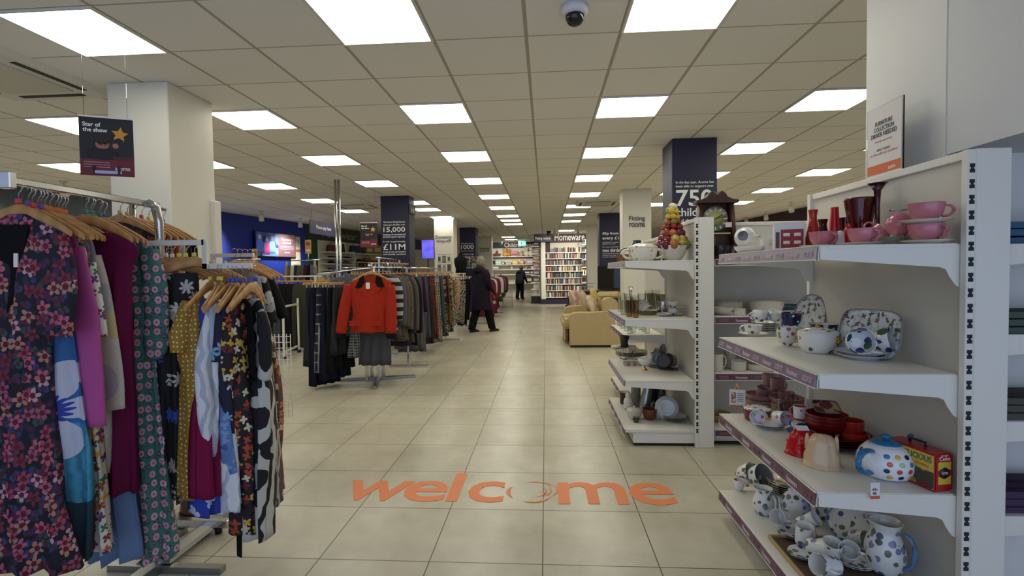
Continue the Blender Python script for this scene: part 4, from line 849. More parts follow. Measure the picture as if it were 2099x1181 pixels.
for pts in (((-.05,.04,0),(-.045,-.03,.0),(-.045,-.045,.02)),((.05,.04,0),(.045,-.03,0),(.045,-.045,.02)),((-.045,-.02,.0),(0,.05,.16)),((.045,-.02,0),(0,.05,.16))): MB().tube(pts,.0022,5).build('wire_stand',col('d8d8d8',.4),ps)
cv('taper',1318,4.45,24,58,'tall pewter tankard leaning at the back of the base shelf',STEEL,z=Z,name='tankard',cat='tankard',tilt=(0,.18))
cv('mug',1302,4.6,20,50,'grey brown pottery cylinder pot at the back of the base shelf',CER('7d7666'),z=Z,name='pot',cat='pot')
cv('mug',1336,4.62,22,60,'black box shaped jar at the back of the base shelf',BLACK,z=Z,name='jar')
cv('taper',1352,4.7,24,62,'green grey mottled bottle vase at the back of the base shelf',flower('mottled','5c6558',['8f978a','3f463c'],40,0,.5,.9,.9,True,.3),z=Z,name='vase')
cv('bowl',1362,4.4,34,16,'dark red bowl behind the propped plate',CER('5a1c16'),z=Z,name='bowl')
# notice on top of the nearest unit
nt=thing('acrylic_notice','clear notice reading furniture collection driver needed, standing on the shelving','notice',(1.475,2.34,1.757),0)
a=atX(1779,366,1.475); b_=atX(1849,345,1.475); c_=atX(1779,232,1.475)
nt.location=(1.475,(a.y+b_.y)/2,1.757); hy=abs(a.y-b_.y)/2; hz=c_.z-1.757
MB().box(-.002,.004,-hy-.006,hy+.006,0,hz+.004).build('acrylic_holder',glass('eef2f4'),nt)
MB().box(-.0035,-.0022,-hy,hy,.012,hz).build('paper',col('d6d2d0',.6),nt); MB().box(-.0045,-.0035,-hy+.004,hy-.004,.02,.02+hz*.13).build('orange_band',col('cc5f34',.5),nt)
MB().box(-.003,.06,-hy-.006,hy+.006,0,.003).build('foot',glass('eef2f4'),nt)
def nl(s_,w_,z0,z1,mt,off=0): tloc(s_,(-.0048,w_+off,z0*hz),(-.0048,-w_+off,z0*hz),(-.0048,w_+off,z1*hz),mt,nt,.0,.0003)
DK=col('2c2c3c',.6); OR=col('c9694a',.6)
nl('FURNITURE',hy*.5,.74,.80,DK); nl('COLLECTION',hy*.58,.66,.72,DK); nl('DRIVER NEEDED',hy*.75,.58,.64,DK); nl('£12.60 per hour',hy*.5,.50,.53,OR); nl('APPLY TODAY',hy*.4,.38,.41,DK); nl('at the till or online',hy*.8,.33,.36,OR); nl('acorns',hy*.2,.09,.13,LETTER,-hy*.5)
# ---------------------------------------------------------------- clothes
def interp(lv,k=4):
    out=[]
    for i in range(len(lv)-1):
        p0=lv[max(0,i-1)]; p1=lv[i]; p2=lv[i+1]; p3=lv[min(len(lv)-1,i+2)]
        for j in range(k):
            t=j/k; out.append(tuple(.5*((2*b)+(c-a)*t+(2*a-5*b+4*c-d)*t*t+(3*b-a-3*c+d)*t**3) for a,b,c,d in zip(p0,p1,p2,p3)))
    return out+[lv[-1]]
def drape(lv,th=.025,fold=.012,nf=3.0,seed=0,n=40,sm=4):
    """lv: (z,left,right) from the top down, local metres -> closed draped body with folds"""
    rnd=random.Random(seed); ph=rnd.uniform(0,6); ph2=rnd.uniform(0,6); L=interp([l[:3] for l in lv],sm); z0=L[0][0]; z1=L[-1][0]; rings=[]
    W=max(l[2]-l[1] for l in L)
    for i,(z,a,b) in enumerate(L):
        q=(z0-z)/(z0-z1+1e-6); c=(a+b)/2; w=(b-a)/2; A=fold*min(1,q*2.2)*(1+.8*q); t=th*(.45+.55*min(1,q*6))*(1+.5*q)
        r=[]
        for k in range(n):
            f=2*PI*k/n; x=w*math.cos(f); y=t*math.sin(f)
            y+=A*(math.sin(nf*2*PI*(x/W)+ph+q*1.3)+.5*math.sin(nf*4.4*PI*(x/W)+ph2-q))*(1 if abs(math.cos(f))<.97 else .4)
            zz=z+(.006*math.sin(nf*3*x/W*PI+ph)*q if i==len(L)-1 else 0); r.append((c+x,y,zz))
        rings.append(r)
    return MB().loft(rings)
def sleeve(pts,th=.022,n=16,seed=0):
    """pts: (s,z,w,y) local"""
    P=interp(pts,4); rings=[]; rnd=random.Random(seed); ph=rnd.uniform(0,6)
    for i,(s,z,w,y) in enumerate(P):
        a=P[max(0,i-1)]; b=P[min(len(P)-1,i+1)]; dx,dz=b[0]-a[0],b[1]-a[1]; l=math.hypot(dx,dz) or 1; ux,uz=-dz/l,dx/l; r=[]
        for k in range(n):
            f=2*PI*k/n; e=math.cos(f)*w/2; d=math.sin(f)*min(th,w*.4)*(1+.15*math.sin(i*.9+ph)*math.sin(2*f)); r.append((s+ux*e,y+d,z+uz*e))
        rings.append(r)
    return MB().loft(rings)
HM={}
def hanger_meshes():
    if HM: return HM
    b=MB(); rings=[]
    for i in range(-10,11):
        x=.215*i/10; q=abs(i)/10; z=-.095*q**1.25; h=.024-.012*q; r=[]
        for k in range(8):
            f=2*PI*k/8; r.append((x,.0065*math.sin(f)-.02*q*q,z-h*.4+h*math.cos(f)))
        rings.append(r)
    HM['wood']=b.loft(rings).mesh('wooden_arm',HWOOD)
    pts=[(0,0,.01),(0,0,.05)]+[(.017*math.cos(a)-.0,0,.07+.017*math.sin(a)) for a in [-.9+i*.42 for i in range(10)]]
    pts[1]=(.004,0,.05); HM['hook']=MB().tube(pts,.0018,6).mesh('hook',CHROME)
    HM['cube']=MB().box(-.008,.008,-.007,.007,.012,.03).mesh('size_cube',None,.002)
    b=MB(); b.box(-.19,.19,-.008,.008,-.02,.012); HM['bar']=b.mesh('wooden_bar',HWOOD,.005)
    HM['clip']=MB().box(-.012,.012,-.012,.012,-.05,-.008).mesh('clip',CHROME,.003)
    return HM
def omat(o,mat):
    if not o.data.materials: o.data.materials.append(None)
    o.material_slots[0].link='OBJECT'; o.material_slots[0].material=mat; return o
def hanger(loc,rz,label,cube=None,bar=False,group=None):
    """loc = underside of the rail"""
    h=hanger_meshes(); r=thing('clothes_hanger',label,'hanger',loc,rz,group)
    dz=-.083
    link('wooden_bar' if bar else 'wooden_arm',h['bar' if bar else 'wood'],r,loc=(0,0,dz)); link('hook',h['hook'],r,loc=(0,0,dz))
    if bar:
        for s_ in (-.13,.13): link('clip',h['clip'],r,loc=(s_,0,dz))
    if cube: omat(link('size_cube',h['cube'],r,loc=(0,0,dz)),col(cube,.4))
    return r
CNT=[0]
def G(kind,label,hp,Y,th_,levels,mat,sl=(),thick=.022,fold=.012,nf=3,cube=None,hang=True,hl=None,extra=None,zt=None,hth=None,cat=None):
    """garment whose outline is given at its own vertical plane. hp: hanger top pixel, Y depth of the hook, th_ angle of the shoulders"""
    CNT[0]+=1
    hk=atY(hp[0],hp[1],Y); H=Vector((hk.x,hk.y,0)); a=Vector((math.cos(th_),math.sin(th_),0)); n=Vector((-a.y,a.x,0))
    def loc(px,py):
        p=atP(px,py,H,n); return (p-H).dot(a),p.z
    lv=[]
    for py,l,r in levels:
        s0,z0=loc(l,py); s1,z1=loc(r,py); lv.append(((z0+z1)/2,min(s0,s1),max(s0,s1)))
    org=lv[0][0]
    lv=[(z-org,a_,b_) for z,a_,b_ in lv]
    R=thing(kind,label,cat or kind.replace('_',' '),(H.x,H.y,org),th_)
    drape(lv,thick,fold,nf,CNT[0]).build('fabric',mat,R)
    for q,spec in enumerate(sl):
        pts,m2=spec if isinstance(spec,tuple) and hasattr(spec[1],'name') else (spec,mat); P=[]
        for (px,py,w,*yy) in pts:
            s0,z0=loc(px,py); s1,_=loc(px+w,py); P.append((s0,z0-org,abs(s1-s0),(yy[0] if yy else -.012)))
        sleeve(P,thick*.9,seed=q+CNT[0]).build('sleeve',m2,R)
    if extra: extra(R,lambda px,py:(loc(px,py)[0],loc(px,py)[1]-org))
    if hang: hanger((H.x,H.y,hk.z+.075),th_ if hth is None else hth,hl or 'hanger of the '+label,cube)
    return R
def patch(R,f,name,pts,mat,y=-.03,th=.004):
    b=MB(); P=[f(*p) for p in pts]; b.prism(P,y-th,y,'y'); return b.build(name,mat,R)
FL_NAVY=flower('navy_floral','12121f',['a03c50','b5586e','742640','9a4c66','ac7868','bc929c'],20,5,.56,1.0,.72,leaf=['2a3a6a','3a2450','1d2444','4a2c3c','28484a'],centre='5a1420')
GRN=flower('green_rose','3f6e66',['c99aa4','d0a3ac','c58f9c'],21,0,.33,.35,.97,centre='a85a70',leaf=['2a4c48','2f5550','2a4c48'])
BKF=flower('black_daisy','0e0e14',['c9c9c4','b9b4ae','2c4a9a','a9988e','9a9a96'],12,7,.42,.95,.6)
SG[0]=-.9
MUS=flower('mustard_dot','97701e',['d6c9a0'],46,0,.19,.35,1.0)
SG[0]=.9
MULTI=flower('multi_floral','d0ccc0',['c05a2c','8a2440','3c6a48','d8a23a','6a3a70','a8442a'],28,4,.5,.9,.85)
CREAMF=flower('cream_print','c4b9a8',['a9a0a4','b9ad98','bcae7a'],6,0,.5,.9,.6)
LILY,t=newmat('blue_lily','2a6aa8',.75); s=t.sep(t.obj()); wv=t.node('ShaderNodeTexWave',{'Vector':t.comb(s[0],s[2],0.0),'Scale':14.0,'Distortion':5.0},).outputs[1]
zz=t.m('MULTIPLY_ADD',t.noise(t.obj(),4,2)[0],.16,s[2]); 
c1=t.mix(t.m('MULTIPLY',wv,.5),srgb('2a5f9c'),srgb('1e4a7c')); c2=t.mix(t.m('MULTIPLY',wv,.8),srgb('3f8fae'),srgb('1c5a70'))
o_=t.mix(t.m('LESS_THAN',zz,-.70),c1,c2); o_=t.mix(t.m('LESS_THAN',zz,-.98),o_,srgb('12303a'))
dx=t.m('SUBTRACT',s[0],.09); dz=t.m('ADD',s[2],.72); rr_=t.m('SQRT',t.m('ADD',t.m('MULTIPLY',dx,dx),t.m('MULTIPLY',dz,dz))); an=t.m('ARCTAN2',dz,dx)
pt=t.m('LESS_THAN',rr_,t.m('MULTIPLY_ADD',t.m('ABSOLUTE',t.m('COSINE',t.m('MULTIPLY',an,2.5))),.15,.04)); o_=t.mix(pt,o_,srgb('b9b9cc')); o_=t.mix(t.m('LESS_THAN',rr_,t.m('MULTIPLY_ADD',t.m('ABSOLUTE',t.m('COSINE',t.m('MULTIPLY',an,9.0))),.02,.045)),o_,srgb('28389a'))
t.put(t.b.inputs['Base Color'],o_)
# --- front rail, nearest clothes
def vneck(R,f):
    patch(R,f,'neck_opening',[(2,462),(78,462),(66,520),(52,590),(34,640),(14,585),(-4,520)],cloth('0c0a0e'),-.028)
    patch(R,f,'care_label',[(50,520),(58,520),(58,548),(50,548)],WHITE,-.034)
G('dress','long navy dress with red and pink flowers, front of the rail',(38,420),1.72,.0,[(440,18,60),(458,-20,95),(482,-58,138),(520,-64,140),(600,-55,118),(700,-45,98),(850,-50,105),(1000,-60,132),(1162,-70,164)],FL_NAVY,
  [[(108,482,56),(120,540,78),(122,610,78),(114,665,84),(112,684,82)],[(-45,482,56),(-60,540,78),(-62,610,78),(-54,684,82)]],.035,.016,3.5,'c23b3b',extra=vneck)
G('dress','blue dress with a large white lily, second on the front rail',(58,424),1.785,.0,[(445,40,78),(470,15,125),(520,5,140),(600,10,138),(700,15,150),(850,20,172),(950,25,190),(1050,30,190),(1146,30,182)],LILY,[],.02,.012,3,'5a4ab0')
G('dress','bright pink plain dress with long sleeves and wide cuffs',(78,430),1.83,.0,[(452,60,98),(470,45,130),(500,35,158),(600,35,160),(720,38,168),(780,38,168)],cloth('b0508c'),
  [[(160,508,34),(170,580,46),(180,660,58),(186,740,58),(192,800,56),(198,872,50)]],.02,.008,2,'c23b3b')
G('dress','white dress with small orange and purple flowers, hem visible low down',(92,432),1.87,.0,[(455,75,112),(470,60,150),(520,50,178),(700,70,190),(880,95,205),(1000,110,214),(1128,112,234)],MULTI,[[(188,540,24),(202,620,28),(210,690,30)]],.02,.014,3,'d8702c')
G('dress','patterned brown lilac dress between the white floral and cream dresses',(102,434),1.905,.0,[(456,85,122),(475,75,160),(520,70,186),(700,85,195),(880,110,203),(1020,112,208)],flower('lilac_print','6a5560',['8a7a7c','b5a8a0','4a3c50'],22,4,.5,.8,.8),[],.02,.012,3,'d8702c')
G('dress','sheer cream floral dress with long loose sleeves',(114,437),1.94,.0,[(458,95,135),(480,85,175),(520,80,196),(700,95,215),(860,130,230),(970,150,228)],CREAMF,[[(200,525,24),(214,600,34),(226,700,44),(232,780,54),(240,838,42)]],.02,.012,3,'d8702c')
G('dress','pale blue long dress hanging lowest behind the burgundy dress',(128,440),2.035,.0,[(460,110,148),(480,100,190),(540,95,210),(800,120,250),(1000,150,270),(1144,165,290)],cloth('7088ac'),[],.02,.018,4,'d8702c')
G('dress','plain burgundy sleeveless dress with cap shoulders',(176,440),1.985,.0,[(478,205,238),(490,190,260),(510,182,284),(530,185,280),(560,195,270),(700,200,270),(850,200,275),(1008,196,279)],cloth('64123c'),[],.026,.012,2.5,'2e7a70')
G('dress','black and orange dress seen as a narrow strip by the green dress',(186,442),2.075,.0,[(480,170,215),(510,160,262),(600,175,268),(850,180,277),(990,180,282)],weave('black_orange','100c10','c8481c',1.5,1.2,'stripe'),[],.018,.01,2,'2e7a70')
G('dress','long teal green dress printed with pink roses',(205,446),2.12,.0,[(486,228,262),(500,205,300),(520,195,322),(560,205,318),(700,230,322),(800,245,328),(950,262,346),(1050,275,358),(1128,280,370),(1146,284,330)],GRN,
  [[(308,516,40),(322,580,48),(326,650,48),(324,705,50),(318,732,30)]],.026,.013,3.2,'2e7a70')
# extra wooden hangers bunched on the front rail
for k_,(px,py,Y,cb) in enumerate(((66,428,1.75,'c23b3b'),(84,431,1.805,'5a4ab0'),(120,438,1.96,'d8702c'),(134,441,2.005,'d8702c'),(190,444,2.05,'2e7a70'),(214,450,2.145,'2b48a8'))):
    p=atY(px,py,Y); hanger((p.x,p.y,p.z+.075),0,'empty wooden hanger on the front rail, %s from its near end'%ordn[k_],cb)
def rack_root(label,loc,name='clothes_rack',cat='clothes rack'): return thing(name,label,cat,loc)
q=atY(45,385,1.66); rk=rack_root('chrome clothes rack carrying the nearest dresses at the left edge',(q.x,2.2,0)); rx=q.x
MB().box(-.015,.015,-.58,.08,1.688,1.712).build('rail',CHROME,rk,bev=.003); MB().box(-.022,.022,-.6,-.575,1.672,1.728).build('rail_end_cap',CHROME,rk,bev=.003)
MB().tube([(.02,.06,.05),(.02,.06,1.62),(.02,.04,1.69),(.02,-.0,1.70)],.019,10).build('post',CHROME,rk); 
MB().box(-.03,.03,-.5,.5,.0,.05).build('foot',STEEL,rk); b_=atZ(470,1082,.03)
MB().box(-.3,b_.x-rx,b_.y-2.2-.02,b_.y-2.2+.02,.035,.075).build('foot',CHROME,rk,bev=.003); MB().lathe([(.001,-.01),(.018,-.01),(.018,.02),(.001,.02)],12).build('castor',BLACK,rk,loc=(b_.x-rx-.06,b_.y-2.2,.012))
MB().box(.0,.06,.0,.36,.035,.06).build('foot_link',CHROME,rk)
# --- second rail with its shoulders only
p0=atY(245,405,2.42); p1=atY(338,430,2.72)
rk=rack_root('chrome rail just behind the first rail, packed with wooden hangers',(p0.x,p0.y,0))
MB().tube([(0,-.05,p0.z),(p1.x-p0.x,p1.y-p0.y,p1.z)],.011,10).build('rail',CHROME,rk); MB().tube([(-.02,.1,0),(-.02,.1,p0.z-.01)],.014,8).build('post',CHROME,rk); MB().box(-.2,.2,.07,.13,0,.03).build('foot',STEEL,rk)
gb=[('black_red_floral',flower('black_red_floral','151015',['8a2c24','b9a890','5a2a24'],22,4,.5,.9,.7),'black dress with small red flowers'),('x',cloth('8e1c22'),'dark red blouse'),('x',weave('white_black_dot','d0ccc4','1c1a1c',60,60,'check'),'white blouse with fine black dots'),('x',cloth('b05034'),'rust orange top'),('x',cloth('cfc6bc'),'pale cream blouse'),('x',flower('dark_pattern','1d1a1c',['6a4a44','a89c8c','3c3a40'],26,3,.5,.9,.8),'dark patterned tunic'),('x',cloth('2e2326'),'dark brown cardigan')]
for k_,(_,m_,l_) in enumerate(gb):
    t0=k_/6; px=246+t0*88; py=440+t0*18; Y=2.44+t0*.27
    G('dress' if 'dress' in l_ else 'top',l_+' on the rail behind the burgundy dress',(px,py),Y,0,[(py+18,px-12,px+18),(py+26,px-60,px+50),(py+42,px-82,px+76-8*t0),(py+90,px-84,px+82-10*t0),(py+300,px-75,px+70)],m_,[],.014,.006,2,['b8a070','b8a070','c03a30','c03a30','d0c040','2b48a8','2b48a8'][k_])
# --- waterfall arm at right: rail C and D
cA=atY(306,499,2.2); cB=atY(415,497,2.2); dB=atY(516,547,2.2); dA=atY(415,546,2.2)
rk=rack_root('white stepped clothes arm with the black daisy and mustard dresses',(cB.x,2.2,0),'clothes_rack')
MB().box(cA.x-cB.x,0.01,-.008,.008,cA.z-.012,cA.z+.012).build('rail',SHELFW,rk); MB().box(.0,.022,-.008,.008,dA.z-.012,cA.z+.012).build('step_bar',SHELFW,rk); MB().box(0.0,dB.x-cB.x,-.008,.008,dA.z-.012,dA.z+.012).build('rail',SHELFW,rk)
MB().box(cA.x-cB.x-.02,cA.x-cB.x,-.015,.015,0,cA.z+.01).build('post',CHROME,rk); MB().box(cA.x-cB.x-.25,cA.x-cB.x+.3,-.02,.02,0,.03).build('foot',STEEL,rk)
tc=1.38
G('dress','black dress scattered with white and blue daisies beside the green dress',(398,528),2.2,-2.75+PI-PI,[(560,340,404),(575,326,408),(620,322,408),(700,322,406),(800,328,400),(900,338,396),(1018,350,392)],BKF,[],.035,.016,3,'cfc040',hth=.35)
for k_,(px,py,cb) in enumerate(((340,529,'d8d4c8'),(353,530,'d8d4c8'),(367,529,'d0c040'),(381,529,'d0c040'))):
    p=atY(px,py,2.2); hanger((p.x,p.y,p.z+.075),.35,'empty wooden hanger on the upper step of the white arm, %s from the left'%['first','second','third','fourth'][k_],cb)
def D(kind,label,px,py,th_,lv,mat,sl=(),cube='2b3aa8',Y=2.2,**k): return G(kind,label,(px,py),Y,th_,lv,mat,sl,cube=cube,hth=-1.26+.1*math.sin(px),**k)
SG[0]=-.9
D('dress','mustard dress with fine white polka dots',431,577,-1.75,[(604,398,414),(625,388,418),(680,372,420),(728,376,416),(770,384,412),(900,386,410),(1018,384,408)],MUS,[[(392,620,24),(382,660,34),(376,690,38),(374,722,34)]],cube='d0c040',thick=.045,fold=.014)
D('dress','royal blue dress with white leaves behind the magenta top',448,577,-1.75,[(612,416,432),(650,408,436),(800,402,440),(900,400,444),(1000,400,446),(1048,402,446)],flower('royal_leaf','20389a',['b9c4dc'],14,3,.4,.9,.5),cube='d0c040',thick=.04)
D('dress','plain magenta dress between the mustard and sheer white dresses',454,577,-1.7,[(616,424,440),(650,418,444),(800,406,446),(900,402,446),(1014,401,444)],cloth('7a1240'),cube='d0c040',thick=.035)
D('dress','sheer white dress with curling ribbon pattern and long sleeves',470,580,-1.65,[(618,436,456),(650,428,462),(700,424,464),(800,430,462),(900,440,464),(1000,444,464),(1048,445,460)],weave('white_swirl','aab0c0','d4d4d8',5,5,'swirl'),[[(438,640,16),(428,700,24),(424,780,28),(432,860,28),(446,930,20)]],thick=.045)
D('dress','light blue paisley dress hidden behind the navy flower dress',478,580,-1.6,[(618,450,468),(660,446,474),(760,446,482),(900,452,488),(1020,462,502)],flower('paisley','5a76a8',['7c94bc','40588c'],26,3,.5,.9,.9),thick=.04)
D('dress','navy dress with white and turquoise flowers on the lower step',487,580,-1.55,[(614,458,482),(650,454,490),(720,454,492),(800,456,492),(900,470,500),(1000,474,504)],flower('navy_flower2','141a30',['c4ccd4','6aa4b8','8a94b8'],11,8,.4,.95,.6),[[(462,640,16),(458,690,20),(458,740,22)]],thick=.045)
D('dress','dark dress crowded with small red and gold flowers',499,580,-1.5,[(616,474,494),(660,470,504),(780,474,514),(900,486,512),(1092,500,514)],flower('dark_gold','1a1418',['a8442a','c9a23a','d0c4a8','6a2430'],26,4,.52,.9,.85),[[(478,650,18),(476,720,22),(484,780,26)]],thick=.04)
D('dress','black and white brush stroke wrap dress with a hanging black sash',514,580,-.5,[(612,500,530),(625,492,538),(660,490,546),(720,494,548),(800,508,552),(900,514,554),(1000,516,548),(1098,519,548)],weave('black_white_brush','17161a','b9b7ae',4,4,'swirl',c='d0cdc4'),
  [[(540,640,14),(548,690,18),(549,750,20),(546,774,16)]],thick=.03,extra=lambda R,f:(patch(R,f,'wrap_band',[(494,622),(504,612),(514,690),(530,760),(546,770),(536,780),(515,750),(500,690)],cloth('0c0b0d'),-.05),patch(R,f,'wrap_band',[(528,612),(537,622),(546,700),(547,770),(536,778),(530,700)],cloth('0c0b0d'),-.05),patch(R,f,'hanging_sash',[(514,775),(524,775),(528,1000),(527,1128),(518,1124),(516,1000)],cloth('0a0a0c'),-.07),patch(R,f,'neck_lining',[(504,612),(528,612),(526,640),(512,645)],cloth('121114'),-.045)))
D('dress','grey and cream striped print dress behind the wrap dress',520,578,-.4,[(616,515,535),(640,512,545),(720,518,552),(850,530,562),(950,538,566),(1038,540,566)],weave('cream_stroke','a8a294','4a4442',5,7,'swirl'),Y=2.28,thick=.025)
D('dress','long brown floral dress at the far end of the lower step',524,578,-.35,[(618,522,536),(650,520,548),(760,530,568),(900,545,570),(1012,556,575)],flower('brown_floral','4a3028',['b0703a','c9b08c','7a2c24'],26,4,.5,.9,.85),Y=2.34,thick=.02)
SG[0]=.9
# --- third rail: tops showing at right of the pillar foot
rkp=atY(440,524,3.15); rk=rack_root('white rail with the black jacket and grey cardigan behind the wrap dress',(rkp.x,3.15,0))
e_=atY(520,524,3.15); MB().box(0,e_.x-rkp.x,-.01,.01,rkp.z-.012,rkp.z+.012).build('rail',SHELFW,rk); MB().box(-.02,.0,-.015,.015,0,rkp.z+.01).build('post',SHELFW,rk); MB().box(-.25,.3,-.02,.02,0,.03).build('foot',STEEL,rk)
G('cardigan','light grey knitted cardigan on the third rail',(492,536),3.12,.25,[(546,476,506),(556,466,524),(580,462,534),(660,464,536),(760,466,534)],cloth('8d929c'),[[(526,566,16),(534,620,18),(540,690,18)]],.03,.01,hang=True)
G('blouse','black blouse with large white leaves on the third rail',(503,536),3.2,.2,[(547,490,518),(556,478,536),(580,474,546),(680,476,548),(760,478,546)],flower('black_leaf','111114',['b5b5b0','9c9c98'],9,3,.55,.9,.75),[[(538,566,18),(550,610,22),(560,662,22)]],.025,.01)
G('jacket','plain black jacket with long sleeves, last on the third rail',(514,536),3.28,.15,[(547,500,530),(556,488,546),(580,484,556),(680,486,560),(760,488,560)],cloth('121113'),[[(548,568,22),(562,600,26),(574,630,24),(583,652,20)]],.035,.01)
G('cardigan','tan cardigan seen behind the grey cardigan on the third rail',(482,536),3.04,.3,[(546,466,496),(556,456,512),(600,452,520),(720,454,520)],cloth('77675a'),[],.025,.01)
# ---------------------------------------------------------------- generic clothes for the racks farther away
GM={}
def gmesh(kind,v):
    k=(kind,v)
    if k in GM: return GM[k]
    if kind=='jacket': b=drape([(0,-.05,.05),(-.03,-.14,.14),(-.06,-.2,.2),(-.2,-.2,.2),(-.45,-.19,.19),(-.75,-.22,.22)],.035,.01,2.2,v)
    elif kind=='coat': b=drape([(0,-.05,.05),(-.03,-.14,.14),(-.06,-.2,.2),(-.3,-.2,.2),(-.6,-.2,.2),(-1.05,-.25,.25)],.04,.014,2.6,v)
    elif kind=='top': b=drape([(0,-.05,.05),(-.03,-.13,.13),(-.06,-.19,.19),(-.3,-.19,.19),(-.62,-.2,.2)],.025,.01,2.5,v)
    elif kind=='trousers': b=drape([(0,-.15,.15),(-.03,-.16,.16),(-.3,-.17,.17),(-.7,-.14,.14),(-1.02,-.12,.12)],.03,.012,1.6,v)
    elif kind=='skirt': b=drape([(0,-.14,.14),(-.05,-.16,.16),(-.35,-.19,.19),(-.75,-.22,.22)],.022,.018,3.5,v)
    elif kind=='long_skirt': b=drape([(0,-.14,.14),(-.05,-.16,.16),(-.45,-.18,.18),(-.98,-.21,.21)],.022,.018,3.5,v)
    elif kind=='scarf': b=drape([(0,-.04,.04),(-.1,-.045,.045),(-.32,-.05,.05)],.02,.01,1.5,v,n=20)
    GM[k]=b.mesh('fabric',None)
    if kind in('jacket','coat','top'):
        L=.62 if kind!='top' else .4
        for s_ in (-1,1): GM[(k,s_)]=sleeve([(s_*.17,-.06,.1,0),(s_*.215,-.16,.13,-.01),(s_*.235,-.35,.12,-.015),(s_*.235,-L,.1,-.02)],.035,12,v).mesh('sleeve',None)
    return GM[k]
def gar(kind,x,y,zr,rz,mat,label,name=None,cube=None,cat=None,sc=1.0,hang=True,hl=None):
    v=random.randrange(3); bar=kind in('trousers','skirt','long_skirt'); name=name or kind
    r=thing(name,label,cat or name.replace('_',' '),(x,y,zr-(.135 if bar else .08)),rz); r.scale=(1,1,sc)
    omat(link('fabric',gmesh(kind,v),r),mat)
    if kind in('jacket','coat','top'):
        for s_ in(-1,1): omat(link('sleeve',GM[((kind,v),s_)],r),mat)
    if hang: hanger((x,y,zr),rz,hl or ('hanger of '+label),cube,bar)
    return r
TW1=weave('tweed_brown','4a4034','6b5f4c',90,90,'noise'); TW2=weave('tweed_grey','3c4448','5c666a',90,90,'noise'); TW3=weave('houndstooth','3a3a3c','6e6e6a',70,70,'check')
PAL={'navy':cloth('1b1b30'),'black':cloth('141316'),'charcoal':cloth('2e2d30'),'grey':cloth('54565a'),'brown tweed':TW1,'blue grey tweed':TW2,'taupe':cloth('5c5248'),'khaki':cloth('4a4a34'),'olive':cloth('3e4030'),'burgundy':cloth('4a1a26'),'plum':cloth('43203c'),'dark check':weave('dark_check','26262c','8a8a8c',9,9,'window'),'grey check':TW3,
 'striped knit':weave('knit_stripe','17171a','a5a4a0',1,9,'stripe'),'leopard':flower('leopard','a89878',['3a2a1c','4c3c2a'],30,0,.36,.9,.9),'red mottled':weave('red_mottle','4a1c20','7a3a38',60,60,'noise',c='2a1216'),'brown flecked':weave('fleck','6e5a4c','b9a890',70,70,'noise',c='2e2420'),'mustard brown':cloth('6b5224'),'black white floral':flower('bwf','1c1a1c',['a8a49c','8c8880'],26,3,.5,.9,.8),'peach':cloth('c49a86'),'teal':cloth('1f4a4c'),
 'white':cloth('c9c6be'),'pink':cloth('b8406e'),'beige':cloth('a08c70'),'wine red':cloth('6a2430'),'slate':cloth('5a6472'),'rust':cloth('8a4426'),'animal print':flower('animal','1d1c18',['b5ac90','c4bca4'],34,3,.55,.9,.9)}
def row(rackl,kind,names,p0,p1,zr,rz,nm=None,cubes=('d8a23a',),sc=1.0,noun=None,hang=True,far='from the camera'):
    n=len(names)
    for k_,c in enumerate(names):
        t0=k_/max(1,n-1); x=p0[0]+(p1[0]-p0[0])*t0; y=p0[1]+(p1[1]-p0[1])*t0
        w_=['nearest' if 'counted' not in rackl else 'first','second','third','fourth','fifth','sixth','seventh','eighth','ninth','tenth','eleventh','twelfth','thirteenth','fourteenth','fifteenth','sixteenth'][k_]
        s_=sc if not isinstance(sc,(list,tuple)) else sc[k_%len(sc)]
        nn=noun or (nm or kind).replace('_',' ')
        gar(kind,x,y,zr,rz+random.uniform(-.06,.06),PAL[c],'%s %s, %s on the %s'%(c,nn,w_,rackl),nm,random.choice(cubes),sc=s_*random.uniform(.96,1.04),hang=hang,hl='hanger of %s %s, %s on the %s'%(c,nn,w_,rackl))
# red jacket rack
JY=5.72
def jx(R,f):
    RD=cloth('a62c18'); BK=cloth('0d0b0c')
    patch(R,f,'velvet_collar',[(749,564),(741,569),(731,590),(743,592),(750,578)],BK,-.045,.006); patch(R,f,'velvet_collar',[(775,564),(784,569),(791,588),(778,590),(772,578)],BK,-.045,.006)
    patch(R,f,'lapel',[(744,590),(752,580),(760,606),(757,612),(737,592)],RD,-.05,.007); patch(R,f,'lapel',[(776,588),(770,578),(762,604),(759,612),(786,590)],RD,-.05,.007)
    patch(R,f,'neck_lining',[(751,566),(774,566),(770,582),(760,603),(753,582)],cloth('8e2814'),-.042,.003)
    patch(R,f,'pocket_flap',[(721,656),(744,657),(744,668),(721,667)],RD,-.06,.008); patch(R,f,'pocket_flap',[(765,656),(786,656),(786,667),(765,667)],RD,-.06,.008)
    patch(R,f,'front_seam',[(760,610),(761,610),(762,680),(761,680)],cloth('7a2410'),-.052,.002)
    for py in (632,652):
        s_,z_=f(758,py); b=MB(); b.M=Matrix.Translation((s_,-.055,z_))@eul(rx=PI/2); b.lathe([(.001,.006),(.011,.005),(.011,0),(.001,0)],12).build('button',BK,R)
    patch(R,f,'price_card',[(754,579),(762,579),(762,592),(754,592)],WHITE,-.062,.002)
RD=cloth('a62c18'); BKV=cloth('0d0b0c')
